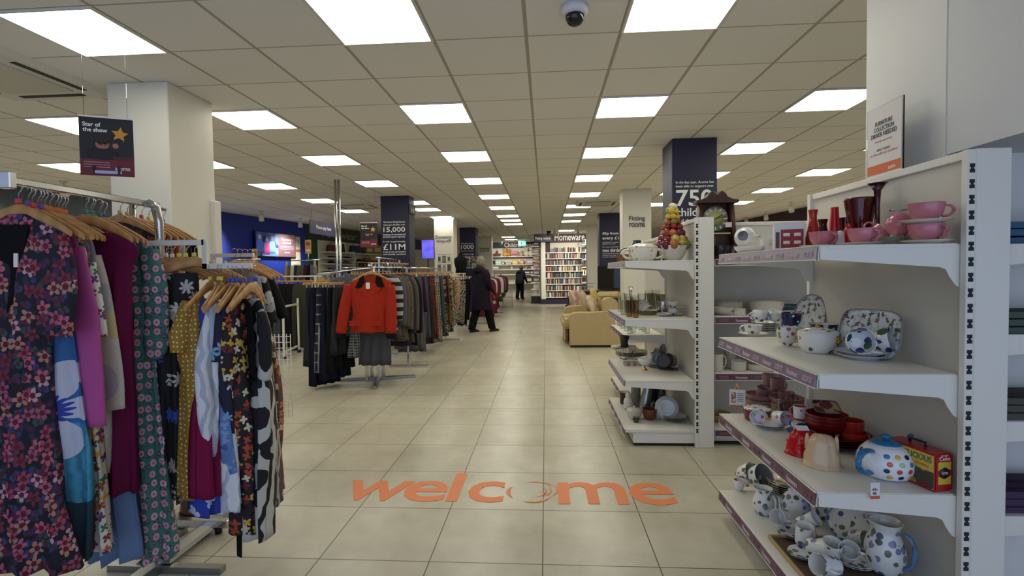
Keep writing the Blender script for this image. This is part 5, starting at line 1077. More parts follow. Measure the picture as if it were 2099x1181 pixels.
G('jacket','bright red jacket with black velvet collar and cuffs facing the aisle',(761,556),JY,.0,[(566,748,776),(571,728,794),(580,718,802),(600,717,800),(640,723,790),(662,720,791),(681,719,792)],RD,
  [[(716,584,20,-.0),(709,620,23,-.0),(704,650,24,-.01),(701,683,22,-.02)],[(799,584,20,-.0),(801,620,23,-.0),(802,650,24,-.01),(803,683,22,-.02)],([(700.5,684,22,-.02),(700,693,22,-.02)],BKV),([(803,684,22,-.02),(803,693,22,-.02)],BKV)],.045,.008,1.5,'c03a30',extra=jx)
G('skirt','grey pleated wool skirt under the red jacket',(776,640),5.80,.0,[(660,745,798),(680,740,800),(748,735,802)],cloth('4c4c50'),[],.03,.016,3.5,hang=False)
G('skirt','black and white houndstooth skirt left of the grey pleated skirt',(736,640),5.86,.0,[(660,718,750),(680,716,752),(732,712,750)],weave('hounds','1c1c1e','9a9a96',30,30,'check'),[],.03,.012,2.5,hang=False)
p=atZ(770,783,0)
rk=rack_root('chrome four legged clothes rack under the red jacket',(-2.19,6.33,0))
for dx,dy in ((-.08,-.08),(.08,-.08),(-.08,.1),(.08,.1)): MB().box(dx-.018,dx+.018,dy-.018,dy+.018,0.02,1.05).build('post',CHROME,rk)
MB().tube([(0,0,.9),(0,0,1.44)],.02,8).build('centre_post',CHROME,rk)
for a,bq in (((-.46,-.08),(.48,.16)),((.16,-.5),(-.1,.55))):
    v=Vector((bq[0]-a[0],bq[1]-a[1],0)); L_=v.length; b=MB(); b.M=Matrix.Translation((a[0],a[1],0))@eul(rz=math.atan2(v.y,v.x)); b.box(0,L_,-.022,.022,.0,.035).build('foot',STEEL,rk,bev=.003)
for pts in (((0,0,1.44),(.18,-.65,1.46)),((0,0,1.44),(.2,.6,1.44)),((0,0,1.44),(-.62,-.25,1.36)),((0,0,1.44),(-.2,.5,1.44))): MB().tube(pts,.012,8).build('arm',CHROME,rk)
row('right arm of the red jacket rack','jacket',['striped knit','grey','taupe','brown tweed','charcoal','taupe','black'],(-1.97,5.9),(-1.96,6.75),1.44,.02,'jacket',('d8a23a','c03a30'),sc=[.85,1,1.05,1.1,1.2,1.25,1.3])
row('left arm of the red jacket rack','jacket',['blue grey tweed','brown tweed','charcoal','plum','black'],(-2.30,5.9),(-2.42,6.6),1.44,.25,'jacket',('d8a23a',),sc=[.95,1.0,1.1,1.1,1.3])
row('low arm left of the red jacket','long_skirt',['charcoal','navy','dark check','navy','black','charcoal'],(-2.76,5.98),(-2.38,5.86),1.34,1.0,'long_skirt',('c9782e',),sc=[.95,1.18,1.0,1.12,1.0,.8])
# skirts and trousers rack behind it
def straight_rack(label,x0,y0,x1,y1,z,matr=CHROME,foot=True):
    r=rack_root(label,(x0,y0,0)); dx,dy=x1-x0,y1-y0; L_=math.hypot(dx,dy); an=math.atan2(dy,dx)
    r.rotation_euler=(0,0,an); MB().tube([(-.08,0,z),(L_+.08,0,z)],.012,8).build('rail',matr,r)
    for x in (0.06,L_-.06):
        MB().box(x-.015,x+.015,-.015,.015,.02,z-.011).build('post',matr,r)
        MB().box(x-.02,x+.02,-.28,.28,0,.03).build('foot',matr,r)
    return r
straight_rack('long chrome rack of skirts and trousers behind the red jacket',-2.0,7.15,-2.02,10.1,1.44)
row('long skirt and trouser rack','long_skirt',['grey check','grey','plum','grey','charcoal','red mottled','red mottled','brown flecked','brown flecked','teal','taupe','black white floral','burgundy','mustard brown','black white floral','leopard'],(-2.0,7.25),(-2.02,10.0),1.44,.12,'long_skirt',('c9782e',),sc=[1.1,1.15,.55,.95,1.1,1.0,1.05,1.1,1.15,.8])
straight_rack('taller chrome rail behind the long skirt rack',-2.75,8.2,-2.78,9.6,1.62)
row('taller rail behind the skirts','trousers',['dark check','grey check','charcoal','navy','black','grey','black'],(-2.75,8.3),(-2.78,9.45),1.62,.15,'trousers',('c9782e',))
straight_rack('white topped rack left of the woman in the dark coat',-2.25,10.9,-2.0,12.4,1.33,SHELFW)
row('white topped rack by the woman','trousers',['brown flecked','mustard brown','leopard','peach','animal print','animal print','black','black'],(-2.22,10.95),(-1.98,12.2),1.33,.1,'trousers',('c9a24a',),sc=[1.0,1.05,1.0,.7,.95])
straight_rack('rack of wine red coats beyond the woman',-1.62,13.2,-1.66,15.4,1.28)
row('rack beyond the woman','coat',['wine red','white','wine red','wine red','burgundy'],(-1.6,13.3),(-1.64,15.2),1.28,.1,'coat',('c03a30',),sc=[.95,.7,.95,.9,.9])
straight_rack('rack of pink and dark tops near the white wire bin',-1.68,16.6,-1.72,19.4,1.3)
row('rack near the white wire bin','jacket',['white','olive','pink','grey','black','beige'],(-1.68,16.7),(-1.7,19.2),1.3,.1,'jacket',('c03a30',),sc=[.9,1.2,.85,.9,1.0])
# trousers rack with the white ladder frame
wr=thing('clothes_rack','white ladder framed rack end in front of the olive trousers','clothes rack',(-4.2,7.85,0)); wa=math.atan2(8.72-7.74,-4.33+4.165); wr.rotation_euler=(0,0,wa)
for x in (0,.75): MB().box(x-.015,x+.015,-.015,.015,.05,.95 if x else .78).build('post',SHELFW,wr); MB().lathe([(.001,0),(.03,0),(.03,.05),(.001,.05)],10).build('castor',BLACK,wr,loc=(x,0,0))
for z in (.12,.85): MB().box(0,.75,-.012,.012,z-.015,z+.015).build('crossbar',SHELFW,wr)
straight_rack('rack of dark and olive trousers left of the red jacket',-5.3,9.0,-3.95,8.6,1.33,SHELFW)
row('olive trouser rack from the left','trousers',['charcoal','charcoal','grey','grey','black','black','olive','olive','khaki','khaki'],(-5.2,8.95),(-3.98,8.62),1.33,-.25,'trousers',('c9a24a',),sc=1.12)
straight_rack('high rail of brown scarves below the white wall poster',-5.6,10.6,-4.75,10.3,1.66)
row('high scarf rail from the left','scarf',['beige','brown tweed','white','charcoal','grey','taupe','burgundy','black','slate','brown flecked'],(-5.55,10.55),(-4.8,10.32),1.64,-.3,'scarf',hang=False)
straight_rack('small rack of red white and black tops under the pay sign',-5.0,11.6,-4.55,11.4,1.5)
row('small rack under the pay sign','top',['slate','wine red','wine red','white','black','slate','grey'],(-4.98,11.6),(-4.58,11.42),1.5,-1.1,'top',('c9782e',),sc=[.9,1.1,1.0])
straight_rack('rack of tops in front of the blue wall, left of the screen',-5.4,8.2,-4.7,8.0,1.62)
row('rack before the blue wall','top',['rust','burgundy','beige','white','charcoal','slate'],(-5.35,8.2),(-4.75,8.02),1.6,-1.0,'top',('c03a30','d8a23a'))
straight_rack('far rack of assorted tops before the footwear shelves',-4.7,13.2,-3.9,13.0,1.3)
row('far rack before the footwear shelves','top',['navy','rust','burgundy','olive','navy','beige','slate'],(-4.65,13.2),(-3.95,13.02),1.28,-.9,'top',('c9782e',))
# boot under the black daisy dress
bt=thing('boot','brown leather ankle boot on the floor under the black daisy dress','boot',atZ(375,1062,0)+Vector((0,.04,0)),-.3)
BL_=col('5a2a18',.35); MB().loft([[(x+w_*math.cos(a)*l_,w_*.75*math.sin(a),z) for a in [2*PI*i/14 for i in range(14)]] for z,w_,l_,x in ((.01,.045,1.9,.03),(.03,.045,1.9,.03),(.06,.04,1.4,.01),(.1,.038,1.05,-.02),(.2,.045,1.05,-.03))]).build('leather_upper',BL_,bt)
MB().loft([[(x+.05*math.cos(a)*1.85,.04*math.sin(a),z) for a in [2*PI*i/14 for i in range(14)]] for z,x in ((0,.03),(.012,.03))]).build('sole',BLACK,bt)
# white grid stand at the end of the rail
gs=thing('wire_stand','white wire grid stand at the end of the dress rails','wire stand',(-2.62,4.66,0),.15)
for i in range(6): MB().tube([(i*.036,0,.0),(i*.036,0,.8)],.0035,5).build('wire',SHELFW,gs)
for i in range(14): MB().tube([(0,0,.06+i*.055),(.18,0,.06+i*.055)],.0028,5).build('wire',SHELFW,gs)
MB().box(.04,.065,-.01,-.006,.55,.6).build('price_card',WHITE,gs)
# ---------------------------------------------------------------- sofa corner
CRS=cloth('bba67a')
sf=thing('sofa','cream two seat sofa with a loose cover, side on to the aisle','sofa',(.41,9.0,0))
def rarm(y0,y1):
    rg=[]; 
    prof=[(-.0,.06),(.0,.44),(-.03,.5),(-.02,.57),(.05,.615),(.15,.63),(.5,.63),(.8,.66),(.88,.55),(.9,.06)]
    return prof
b=MB(); 
def roundprism(poly,y0,y1,r_):
    rings=[]
    cx_=sum(p[0] for p in poly)/len(poly); cz_=sum(p[1] for p in poly)/len(poly)
    for q in range(7):
        a=-PI/2+PI*q/6; k_=1-r_*(1-math.cos(a)); y=(y0+y1)/2+(y1-y0)/2*math.sin(a); rings.append([(cx_+(x-cx_)*k_,y,cz_+(z-cz_)*k_) for x,z in poly])
    return MB().loft(rings)
pr=smoothp(rarm(0,0)[:]+[(.9,.03),(0,.03)],1)
roundprism(pr,0,.24,.06).build('arm',CRS,sf); roundprism(pr,1.75,1.99,.06).build('arm',CRS,sf)
MB().box(.02,.86,.2,1.8,.06,.3).build('seat_base',CRS,sf,bev=.03,seg=3)
for y in (.26,1.01): MB().box(-.12,.66,y,y+.73,.3,.47).build('seat_cushion',CRS,sf,bev=.05,seg=4)
b=MB(); b.prism(smoothp([(.62,.3),(.58,.8),(.66,.88),(.84,.86),(.92,.6),(.92,.05),(.7,.05)],2),.05,1.94); b.build('backrest',CRS,sf)
MB().box(.02,.88,.02,1.97,0,.035).build('painted_base_shade',BLACK,sf)  # black slab standing in for the shade under the sofa
sk=drape([(0,-.0,.55),(-.1,-.0,.55),(-.4,-.01,.56)],.015,.018,4,5); o=sk.build('loose_cover_front',CRS,sf,loc=(-.04,1.05,.44),rz=-PI/2)
def pillow(label,c,w,h,rx,rz_,mat):
    b=MB(); n=24; rings=[]
    for q in range(9):
        a=-PI/2+PI*q/8; k_=max(.02,math.cos(a))**.5; y=.075*math.sin(a)*1.0; rings.append([(w/2*k_*(math.copysign(abs(math.cos(f))**.45,math.cos(f))),y*(1-.5*abs(math.cos(f)*math.sin(f))*2),h/2*k_*(math.copysign(abs(math.sin(f))**.45,math.sin(f)))) for f in [2*PI*i/n for i in range(n)]])
    o=b.loft(rings).build('cushion',mat); o.location=c; o.rotation_euler=(eul(rz=rz_)@eul(rx=rx)).to_euler(); tag(o,label,'cushion')
PC=flower('cushion_print','c9b9a0',['b99a8a','a8a088'],10,3,.5,.9,.5)
pillow('pale patterned cushion leaning forward on the sofa, nearest',(.86,9.42,.72),.42,.42,-.45,1.25,PC); pillow('pale cushion standing upright behind the nearest sofa cushion',(.76,9.9,.74),.45,.45,-.3,1.4,cloth('c4b291'))
pillow('yellow cream cushion on the far half of the sofa',(.98,10.2,.8),.45,.42,-.3,1.3,cloth('c4ab6e'))
o=MB().box(-.2,.22,-.16,.16,0,.1).build('folded_throw',cloth('c9b684'),bev=.03,seg=3); o.location=(1.16,9.55,.862); tag(o,'folded cream throw over the back of the sofa','throw')
ch=thing('armchair','black armchair behind the cream sofa','armchair',(.46,11.35,0))
MB().box(0,.75,0,.16,.1,.6).build('arm',BLACK,ch,bev=.04,seg=3); MB().box(0,.75,.6,.76,.1,.6).build('arm',BLACK,ch,bev=.04,seg=3); MB().box(.02,.7,.14,.62,.1,.44).build('seat',BLACK,ch,bev=.03,seg=3); [MB().box(x,x+.05,y,y+.05,0,.11).build('leg',DWOOD,ch) for x in(.03,.65) for y in(.05,.66)]; MB().box(.55,.75,.1,.66,.1,.85).build('backrest',BLACK,ch,bev=.04,seg=3)
pillow('pink and cream striped cushion on the black armchair',(.72,11.55,.72),.42,.42,-.3,.35,weave('cushion_stripe','c9b4a0','b08a7a',8,1,'vstripe'))
cb=thing('cabinet','dark wood cabinet with the television on top','cabinet',(.72,12.2,0)); MB().box(0,1.3,.02,.6,.0,.83).build('body',DWOOD,cb); MB().box(-.03,1.33,0,.63,.83,.87).build('top',DWOOD,cb,bev=.006)
for x in (.02,.45,.88): MB().box(x,x+.4,.0,.02,.06,.8).build('door',DWOOD,cb,bev=.004)
tv=thing('television','large black television standing on the dark cabinet','television',(1.62,12.48,.871)); MB().box(-.36,.36,-.02,.02,.04,.6).build('case',BLACK,tv,bev=.004); MB().box(-.34,.34,-.023,-.02,.06,.585).build('screen',col('08080a',.08),tv); MB().box(-.2,.2,-.1,.1,0,.02).build('stand',BLACK,tv); MB().box(-.03,.03,-.02,.02,.02,.05).build('stand_neck',BLACK,tv)
MB().box(.14,.26,-.026,-.0235,.38,.44).build('label',col('3c3c40',.5),tv)
wb=thing('wire_basket','round wire basket on the dark cabinet beside the television','basket',(1.0,12.45,.871))
for z,r_ in ((.02,.12),(.1,.16),(.18,.19)): MB().tube([(r_*math.cos(a),r_*math.sin(a),z) for a in [2*PI*i/18 for i in range(19)]],.006,5).build('wire_hoop',STEEL,wb)
MB().tube([(0,0,0),(0,0,.42)],.008,6).build('handle_rod',BLACK,wb)
gt=thing('glass_table','small glass topped side table behind the black armchair','table',(.75,12.9,0)); MB().box(-.25,.25,-.25,.25,.7,.715).build('table_top',glass('dfe8e2'),gt)
for x in (-.2,.2):
    for y in (-.2,.2): MB().tube([(x,y,0),(x,y,.7)],.015,6).build('leg',BLACK,gt)
# ---------------------------------------------------------------- bookcase wall
MAR=col('35141f',.6)
bk=thing('bookcase','tall white bookcase wall under the Homeware sign','bookcase',(0,21.0,0))
MB().box(-.18,0,-.05,.45,.2,2.55).build('end_panel',col('e4e1d6',.5),bk,bev=.004); MB().box(1.95,1.98,-.05,.45,.2,2.55).build('end_panel',col('e4e1d6',.5),bk)
MB().box(-.0,1.96,.36,.4,.2,2.56).build('back_panel',col('d8d4c8',.6),bk); MB().box(0,.2,.3,.36,2.1,2.55).build('maroon_panel',MAR,bk)
MB().box(-.2,1.2,-.12,.45,0,.2).build('plinth',NAVY,bk); MB().box(1.2,1.98,-.02,.45,0,.2).build('plinth',SHELFW,bk)
ZB=[.285,.555,.825,1.08,1.35,1.60,1.87,2.12]
for z in ZB: MB().box(0,1.95,-.03,.36,z-.028,z).build('shelf',col('ecebe4',.4),bk)
sgn=thing('hanging_sign','maroon overhead sign board reading Homeware','sign',(0,20.96,2.54)); MB().box(-.42,2.0,0,.05,0,CZ-2.545).build('board',MAR,sgn)
text_px('Homeware',1137,1198,479,493.5,20.95,LETTER,sgn,.0)
sgn=thing('hanging_sign','navy hanging sign board reading Fitting rooms, left of Homeware','sign',(-.1,20.5,2.54)); MB().box(-.345,.345,0,.03,0,.31).build('board',NAVY,sgn); text_px('Fitting rooms',1097.5,1128,486,493,20.49,LETTER,sgn,.01)
for x in (-.3,.3): MB().tube([(x,.015,.31),(x,.015,CZ-2.54)],.004,5).build('hanging_wire',STEEL,sgn)
bc=['1c1c20','d8d4c8','6e2a24','2a3c5c','c9b48c','3c5a48','8a8278','b0402c','e0dccf','4a3428','c9a24a','54647c','7a3048','26282c','a89c88','2f6a7c','d0c8b8','5c4030']
bm_=[[MB().box(0,w_,0,.14,0,h).mesh('book',None) for h in (.17,.185,.2,.21)] for w_ in (.028,.036,.045)]
nb=0; rest=MB(); rowname=['lowest','second lowest','third lowest','fourth lowest','fourth highest','third highest','second highest','top']
for zi,z in reversed(list(enumerate(ZB))):
    x=.02 if zi<7 else .33
    while x<1.88:
        wi=random.randrange(3); hi=random.randrange(4); w_=(.028,.036,.045)[wi]
        if nb<300:
            c=random.choice(bc); o=link('book',bm_[wi][hi],None,loc=(x,20.985,z)); omat(o,col(c,.6)); tag(o,'book standing on the %s shelf of the Homeware bookcase'%rowname[zi],'book','books on the %s bookcase shelf'%rowname[zi]); nb+=1
        else: rest.box(x,x+w_,20.985,21.125,z,z+(.17,.185,.2,.21)[hi])
        x+=w_+random.choice((.001,.002,.002,.01))
if rest.v:
    o=rest.build('books',None); o.data.materials.clear()
    ms=[col(c,.6) for c in bc]; [o.data.materials.append(m_) for m_ in ms]
    for i,p in enumerate(o.data.polygons): p.material_index=(i//6*7)%len(ms)
    tag(o,'rest of the books filling the lowest bookcase shelves','books','books filling the lowest bookcase shelves','stuff')
# right side wing of shelves by the bookcase
wg=thing('shelving','white shelf wing at the right end of the bookcase','shelving unit',(1.45,20.3,0))
for z in (.9,1.2,1.5,1.8,2.1,2.4): MB().box(0,.55,0,.4,z-.025,z).build('shelf',SHELFW,wg)
MB().box(.53,.56,0,.42,.0,2.5).build('end_panel',SHELFW,wg)
cs_=['c9a878','6e4a34','a03a44','8a7a64','4a5a6a']
for q,z in enumerate((.9,1.2,1.5,1.8,2.1,2.4)):
    for k_ in range(5):
        if q==4: o=MB().lathe(shell([(.04,0),(.07,.05),(.05,.12)],.004),12).build('pot',col(cs_[(k_+q)%5],.5),loc=(1.52+k_*.1,20.45,z)); tag(o,'pottery pot on the wing shelf beside the bookcase, %s from the left'%ordn[k_].replace('nearest','first'),'pot')
        else: o=MB().box(0,.04,0,.15,0,.2).build('book',col(bc[(k_*3+q)%18],.6),loc=(1.48+k_*.09,20.34,z)); tag(o,'book on the white shelf wing right of the bookcase','book','books on the shelf wing')
# childrens wall
NW=col('262636',.6)
struct('trim_6',MB().box(-3.1,.0,26.45,26.59,2.58,CZ-.005),NW,'dark navy band reading Childrenswear along the back wall')
cw=thing('shelving','white wall shelving of toys under the Childrenswear sign','shelving unit',(-2.95,26.05,0))
MB().box(-.1,2.5,.5,.54,0,2.57).build('back_panel',col('d9d5c8',.6),cw)
for z in (.75,1.21,1.465,1.715,2.14): MB().box(0,2.45,0,.5,z-.03,z).build('shelf',SHELFW,cw)
text_px('Childrenswear',1034,1098,498,507,26.44,LETTER,cw,.0)
ex=thing('exit_sign','lit green exit sign hanging before the Childrenswear sign','exit sign',(atY(1070,500,24.5).x,24.5,2.60)); MB().box(-.18,.18,0,.03,0,.2).build('sign_face',glow('5fd8d0',1.6,'exit_face'),ex); MB().box(-.06,.0,-.01,0,.05,.16).build('running_figure_mark',col('1f7a70',.5),ex); MB().box(-.18,.18,-.005,.035,.2,CZ-2.602).build('bracket',SHELFW,ex)
def toy(kind,label,px,z,c,h,w_,Y=26.25):
    x=atY(px,556,Y).x; r=thing(kind,label,kind.replace('_',' '),(x,Y,z)); m_=col(c,.6)
    if kind=='toy_boat': MB().prism([(-w_*.5,0),(w_*.4,0),(w_*.6,h*.4),(-w_*.6,h*.4)],-.08,.08).build('hull',m_,r); MB().prism([(-w_*.2,h*.4),(w_*.25,h*.4),(w_*.05,h)],-.01,.01).build('sail',m_,r)
    elif kind in('soft_toy','doll'):
        MB().sphere((0,0,h*.3),h*.3,1,.8,1.0,12,8).build('body',m_,r); MB().sphere((0,-.02,h*.75),h*.22,1,.9,1,12,8).build('head',m_,r)
        for s_ in (-1,1): MB().sphere((s_*h*.17,0,h*.93),h*.08,1,.6,1,8,6).build('ear',m_,r)
    elif kind=='toy_house': MB().box(-w_/2,w_/2,-.1,.1,0,h*.65).build('walls',m_,r); MB().prism([(-w_*.6,h*.65),(w_*.6,h*.65),(w_*.25,h),(-w_*.25,h)],-.11,.11).build('roof',m_,r); [MB().box(x_-.03,x_+.03,-.105,-.1,.05,.12).build('window',col('5a1a2a',.6),r) for x_ in(-w_*.28,0,w_*.28)]
    elif kind=='handbag': MB().prism([(-w_/2,0),(w_/2,0),(w_*.42,h*.65),(-w_*.42,h*.65)],-.07,.07).build('body',m_,r,bev=.01); MB().tube(bez([(-w_*.3,0,h*.6),(-w_*.25,0,h*1.05),(w_*.25,0,h*1.05),(w_*.3,0,h*.6)],8),.01,5).build('handle',m_,r)
    else: MB().box(-w_/2,w_/2,-.1,.1,0,h).build('carton',m_,r,bev=.006); MB().box(-w_*.35,w_*.35,-.104,-.1,h*.3,h*.7).build('printed_panel',col('d8d2c0',.6),r)
    return r
for a in (('toy_boat','dark red toy boat on the top toy shelf at the left',1019,2.141,'5a1c1a',.36,.36),('soft_toy','orange patterned soft toy on the top toy shelf',1036,2.141,'c99a4a',.42,.4),('soft_toy','second golden soft toy beside the pink house',1044,2.141,'b9853a',.38,.4),('toy_house','pink toy house on the top toy shelf',1055,2.141,'c47a84',.3,.32),('soft_toy','small cream soft toy group on the top toy shelf',1069,2.141,'bcae8c',.3,.3),('soft_toy','large white soft toy on the top toy shelf',1080,2.141,'d4d0c0',.5,.4),('soft_toy','white soft toy at the right end of the top toy shelf',1089,2.141,'dcd8cc',.48,.4),
  ('handbag','black bag on the second toy shelf at the left end',1012,1.716,'17161a',.34,.3),('toy_box','pale blue toy box on the second toy shelf',1022,1.716,'9ac0c8',.24,.3),('toy_box','small grey frame box on the second toy shelf',1032,1.716,'6a6e62',.16,.14),('toy_box','low black case on the second toy shelf',1043,1.716,'1c1c20',.1,.4),('toy_box','yellow toy box on the second toy shelf',1056,1.716,'c4b254',.22,.28),('toy_box','orange toy box on the second toy shelf',1070,1.716,'c9842c',.24,.2),('toy_box','lilac toy box on the second toy shelf',1086,1.716,'b09ac0',.28,.34),
  ('toy_box','grey box files on the third toy shelf',1016,1.466,'8c8c84',.2,.4),('soft_toy','white soft toy on the third toy shelf',1049,1.466,'d0ccc0',.2,.2),('soft_toy','yellow duckling toy on the third toy shelf',1079,1.466,'c9a05a',.2,.2),('toy_box','purple boxed toy on the third toy shelf right end',1092,1.466,'8a5a90',.22,.2),
  ('toy_box','navy and white boxed toy on the fourth toy shelf',1080,1.211,'34346a',.18,.36),('toy_box','brown boxed toy on the fourth toy shelf',1090,1.211,'6a5040',.18,.16),('toy_box','brown crate on the lowest toy shelf',1085,.751,'4a3c30',.34,.3)): toy(*a)
# side shelves between
sd=thing('shelving','narrow white rounded shelves left of the bookcase end panel','shelving unit',(-.62,21.3,0))
for z in (.62,.9,1.2,1.5,1.8,2.1,2.42): MB().prism([(0,0),(.4,0),(.4,-.04),(.03,-.04),(0,-.02)],0,.4).build('shelf',SHELFW,sd,loc=(0,0,z))
MB().box(.38,.41,0,.42,.0,2.55).build('side_panel',SHELFW,sd); MB().box(0,.4,.0,.4,.0,.3).build('base',BLACK,sd)
for z,c,k_,l_ in ((2.421,'5a1a20','toy_box','dark red book set on the top rounded side shelf'),(2.101,'a8a698','toy_box','row of grey folders on the second rounded side shelf'),(1.801,'a88a78','toy_box','brown gift box on the third rounded side shelf'),(1.501,'b07a78','toy_box','pink gift box on the fourth rounded side shelf'),(1.201,'6a7a98','toy_box','blue boxed item on the fifth rounded side shelf'),(.901,'7a6a58','toy_box','beige boxed item on the sixth rounded side shelf'),(.621,'d0ccc0','toy_box','white boxed item on the lowest rounded side shelf')):
    r=toy('gift_box',l_,1100,z,c,.2,.28,21.5)
# ---------------------------------------------------------------- left wall details
wdir=Vector((.1587,1,0)).normalized(); wan=math.atan2(wdir.y,wdir.x)   # along the wall, away from the camera
def onwall(y,off=.06): return Vector((wallx(y)+off,y,0))
q=onwall(12.55); sc_=thing('wall_screen','wide wall mounted screen on the blue wall showing a group photo','screen',(q.x+.02,q.y,1.84),wan)
MB().box(0,1.62,-.04,0,0,.66).build('case',BLACK,sc_,bev=.005)
MB().box(.02,.86,-.046,-.04,.02,.64).build('photo_side',flower('screen_photo','5a7ab8',['3c68c4','6a98d8','2a3a78','8ab4e0'],5,3,.6,.9,.9,False,.4),sc_)
MB().box(.86,1.6,-.046,-.04,.02,.64).build('brown_side',glow('6a5058',.25,'screen_brown'),sc_)
for x,z,c in ((.42,.3,'b04a8a'),(.15,.36,'3a58a8'),(.62,.34,'6ab0e8')):
    b=MB(); b.M=Matrix.Translation((x,-.047,z)); b.loft([[(w_*math.cos(a),.004*math.sin(a),zz_) for a in [2*PI*i/12 for i in range(12)]] for zz_,w_ in ((-.24,.11),(-.1,.13),(.05,.11),(.08,.03))]).build('pictured_figure',glow(c,.3,'fig'+c),sc_)
    b=MB(); b.M=Matrix.Translation((x,-.047,z+.15)); b.sphere((0,0,0),.055,1,.08,1.2,10,6).build('pictured_face',glow('8a7aa0',.3,'figface'),sc_)
tloc('Volunteers',(.98,-.048,.46),(1.48,-.048,.46),(.98,-.048,.53),col('b9b4d0',.5),sc_,.01); tloc('needed!',(1.05,-.048,.37),(1.4,-.048,.37),(1.05,-.048,.44),col('b9b4d0',.5),sc_,.01)
for z in (.3,.26,.22): MB().box(.94,1.52,-.048,-.0465,z,z+.014).build('text_line',col('9a94b0',.5),sc_)
MB().box(1.12,1.34,-.048,-.0465,.12,.15).build('text_line',col('9a94b0',.5),sc_)
q=onwall(14.0); pr_=thing('wall_poster','tall white poster with an orange band on the blue wall','poster',(q.x,q.y,1.55),wan); MB().box(0,.42,-.012,0,0,.9).build('paper',col('cfccb8',.6),pr_); MB().box(0,.42,-.014,-.012,.46,.53).build('orange_band',col('c9602c',.5),pr_); MB().box(.06,.36,-.014,-.012,.6,.82).build('grey_print',col('a8b09c',.6),pr_)
MB().box(.06,.36,-.014,-.012,.08,.11).build('grey_print',col('a8a898',.6),pr_)
ps=thing('hanging_sign','slate blue hanging sign reading Please pay here','sign',(-5.2,11.0,2.28),PI/2-.0); MB().box(0,1.3,-.0,.03,0,.3).build('board',col('454666',.5),ps); tloc('Please pay here',(.28,-.003,.1),(1.08,-.003,.1),(.28,-.003,.21),LETTER,ps,.01)
ps.rotation_euler=(0,0,PI/2); 
for x in (.1,1.2): MB().tube([(x,.015,.3),(x,.015,CZ-2.28)],.004,5).build('hanging_wire',STEEL,ps)
# footwear shelves
def foot_bay(y0,y1,zs,label):
    q=onwall(y0,.0); r=thing('shelving',label,'shelving unit',(q.x+.02,q.y,0),wan); L_=(y1-y0)*math.sqrt(1+.1587**2)
    MB().box(0,L_,-.05,0,0,2.42).build('back_panel',col('dcd8c8',.6),r)
    for z in zs: MB().box(.05,L_-.03,-.38,-.05,z-.03,z).build('shelf',SHELFW,r)
    MB().box(L_-.02,L_,-.38,0,.3,2.1).build('end_panel',SHELFW,r)
    return r
ZL=[1.36,1.5,1.69,1.87,2.06]; ZR=[1.3,1.54,1.77,2.06]
fa=foot_bay(15.3,16.9,ZL,'white wall shelves of shoes under the footwear band, left bay'); fb=foot_bay(16.95,20.2,ZR,'white wall shelves of shoes and books under the footwear band, right bay')
q=onwall(15.45,.12); fw_=thing('wall_lettering','white Footwear lettering on the dark band of the left wall','lettering',(q.x,q.y,2.52),wan); tloc('Footwear',(0,0,0),(2.05,0,0),(0,0,.24),col('9a9a94',.5),fw_,.0)
def shoe_mesh(k_):
    rg=[]
    for x,w_,h in ((-.13,.012,.03),(-.12,.03,.06),(-.06,.035,.07 if k_ else .11),(0,.035,.06 if k_ else .08),(.07,.04,.045),(.12,.036,.035),(.145,.012,.02)):
        rg.append([(x,w_*math.cos(a),h/2+h/2*math.sin(a)) for a in [2*PI*i/10 for i in range(10)]])
    return MB().loft(rg).mesh('shoe',None)
SHM=[shoe_mesh(0),shoe_mesh(1)]
shc=['1a1817','2a2220','7a4a24','d8d4c8','14141a','5a3a28','8a6a44','3c3c44','1c1c1c','a88a5c','241a18','6a2a24']
nsh=0
for (y0,y1,zs,bn) in ((15.45,16.75,ZL[:4],'left'),(17.15,19.6,ZR[:3],'right')):
    for zi,z in enumerate(zs):
        if bn=='right' and zi==1: continue
        n_=3 if bn=='left' else 6
        for k_ in range(n_):
            y=y0+(y1-y0)*(k_+.5)/n_
            for s_ in (0,1):
                q=onwall(y+s_*.11,.26); o=link('shoe',SHM[(k_+zi)%2],None,loc=(q.x,q.y,z+.001),rz=-.2); omat(o,col(shc[(nsh*5+zi)%12],.5)); tag(o,'%s shoe of the %s pair on the %s shelf of the %s footwear bay'%('left' if s_==0 else 'right',['first','second','third','fourth','fifth','sixth'][k_],['lowest','second','third','fourth'][zi],bn),'shoe')
            nsh+=1
for k_ in range(22):
    y=17.15+k_*.085; q=onwall(y,.2); o=link('book',bm_[k_%3][k_%4],None,loc=(q.x,q.y,ZR[1]+.001),rz=wan-PI/2+1.2); omat(o,col(bc[k_*5%18],.6)); tag(o,'book in the row on the footwear wall shelf','book','books on the footwear wall shelf')
def bag(kind,label,y,z,c,h,w_):
    q=onwall(y,.25); r=toy(kind,label,700,z,c,h,w_); r.location=(q.x,q.y,z+.001); r.rotation_euler=(0,0,.9); return r
bag('handbag','dark red handbag on the top footwear shelf',15.75,2.06,'5a1c22',.34,.34); bag('handbag','black handbag on the top footwear shelf behind the white box',16.1,2.06,'15141a',.42,.4)
bag('shoe_box','white box with green print on the top footwear shelf',15.95,2.06,'d8d8cc',.27,.27); bag('handbag','large navy handbag on the top footwear shelf',17.2,2.06,'22284c',.4,.5); bag('shoe_box','olive and white patterned box on the top footwear shelf',18.0,2.06,'8a8448',.28,.3); bag('shoe_box','yellow box on the top footwear shelf',18.6,2.06,'b99a24',.34,.36); bag('shoe_box','pale blue box at the right end of the top footwear shelf',19.7,2.06,'8a9ac0',.3,.3)
bag('handbag','tan straw hat shaped bag on the footwear shelf',17.9,1.77,'8a6438',.24,.3)
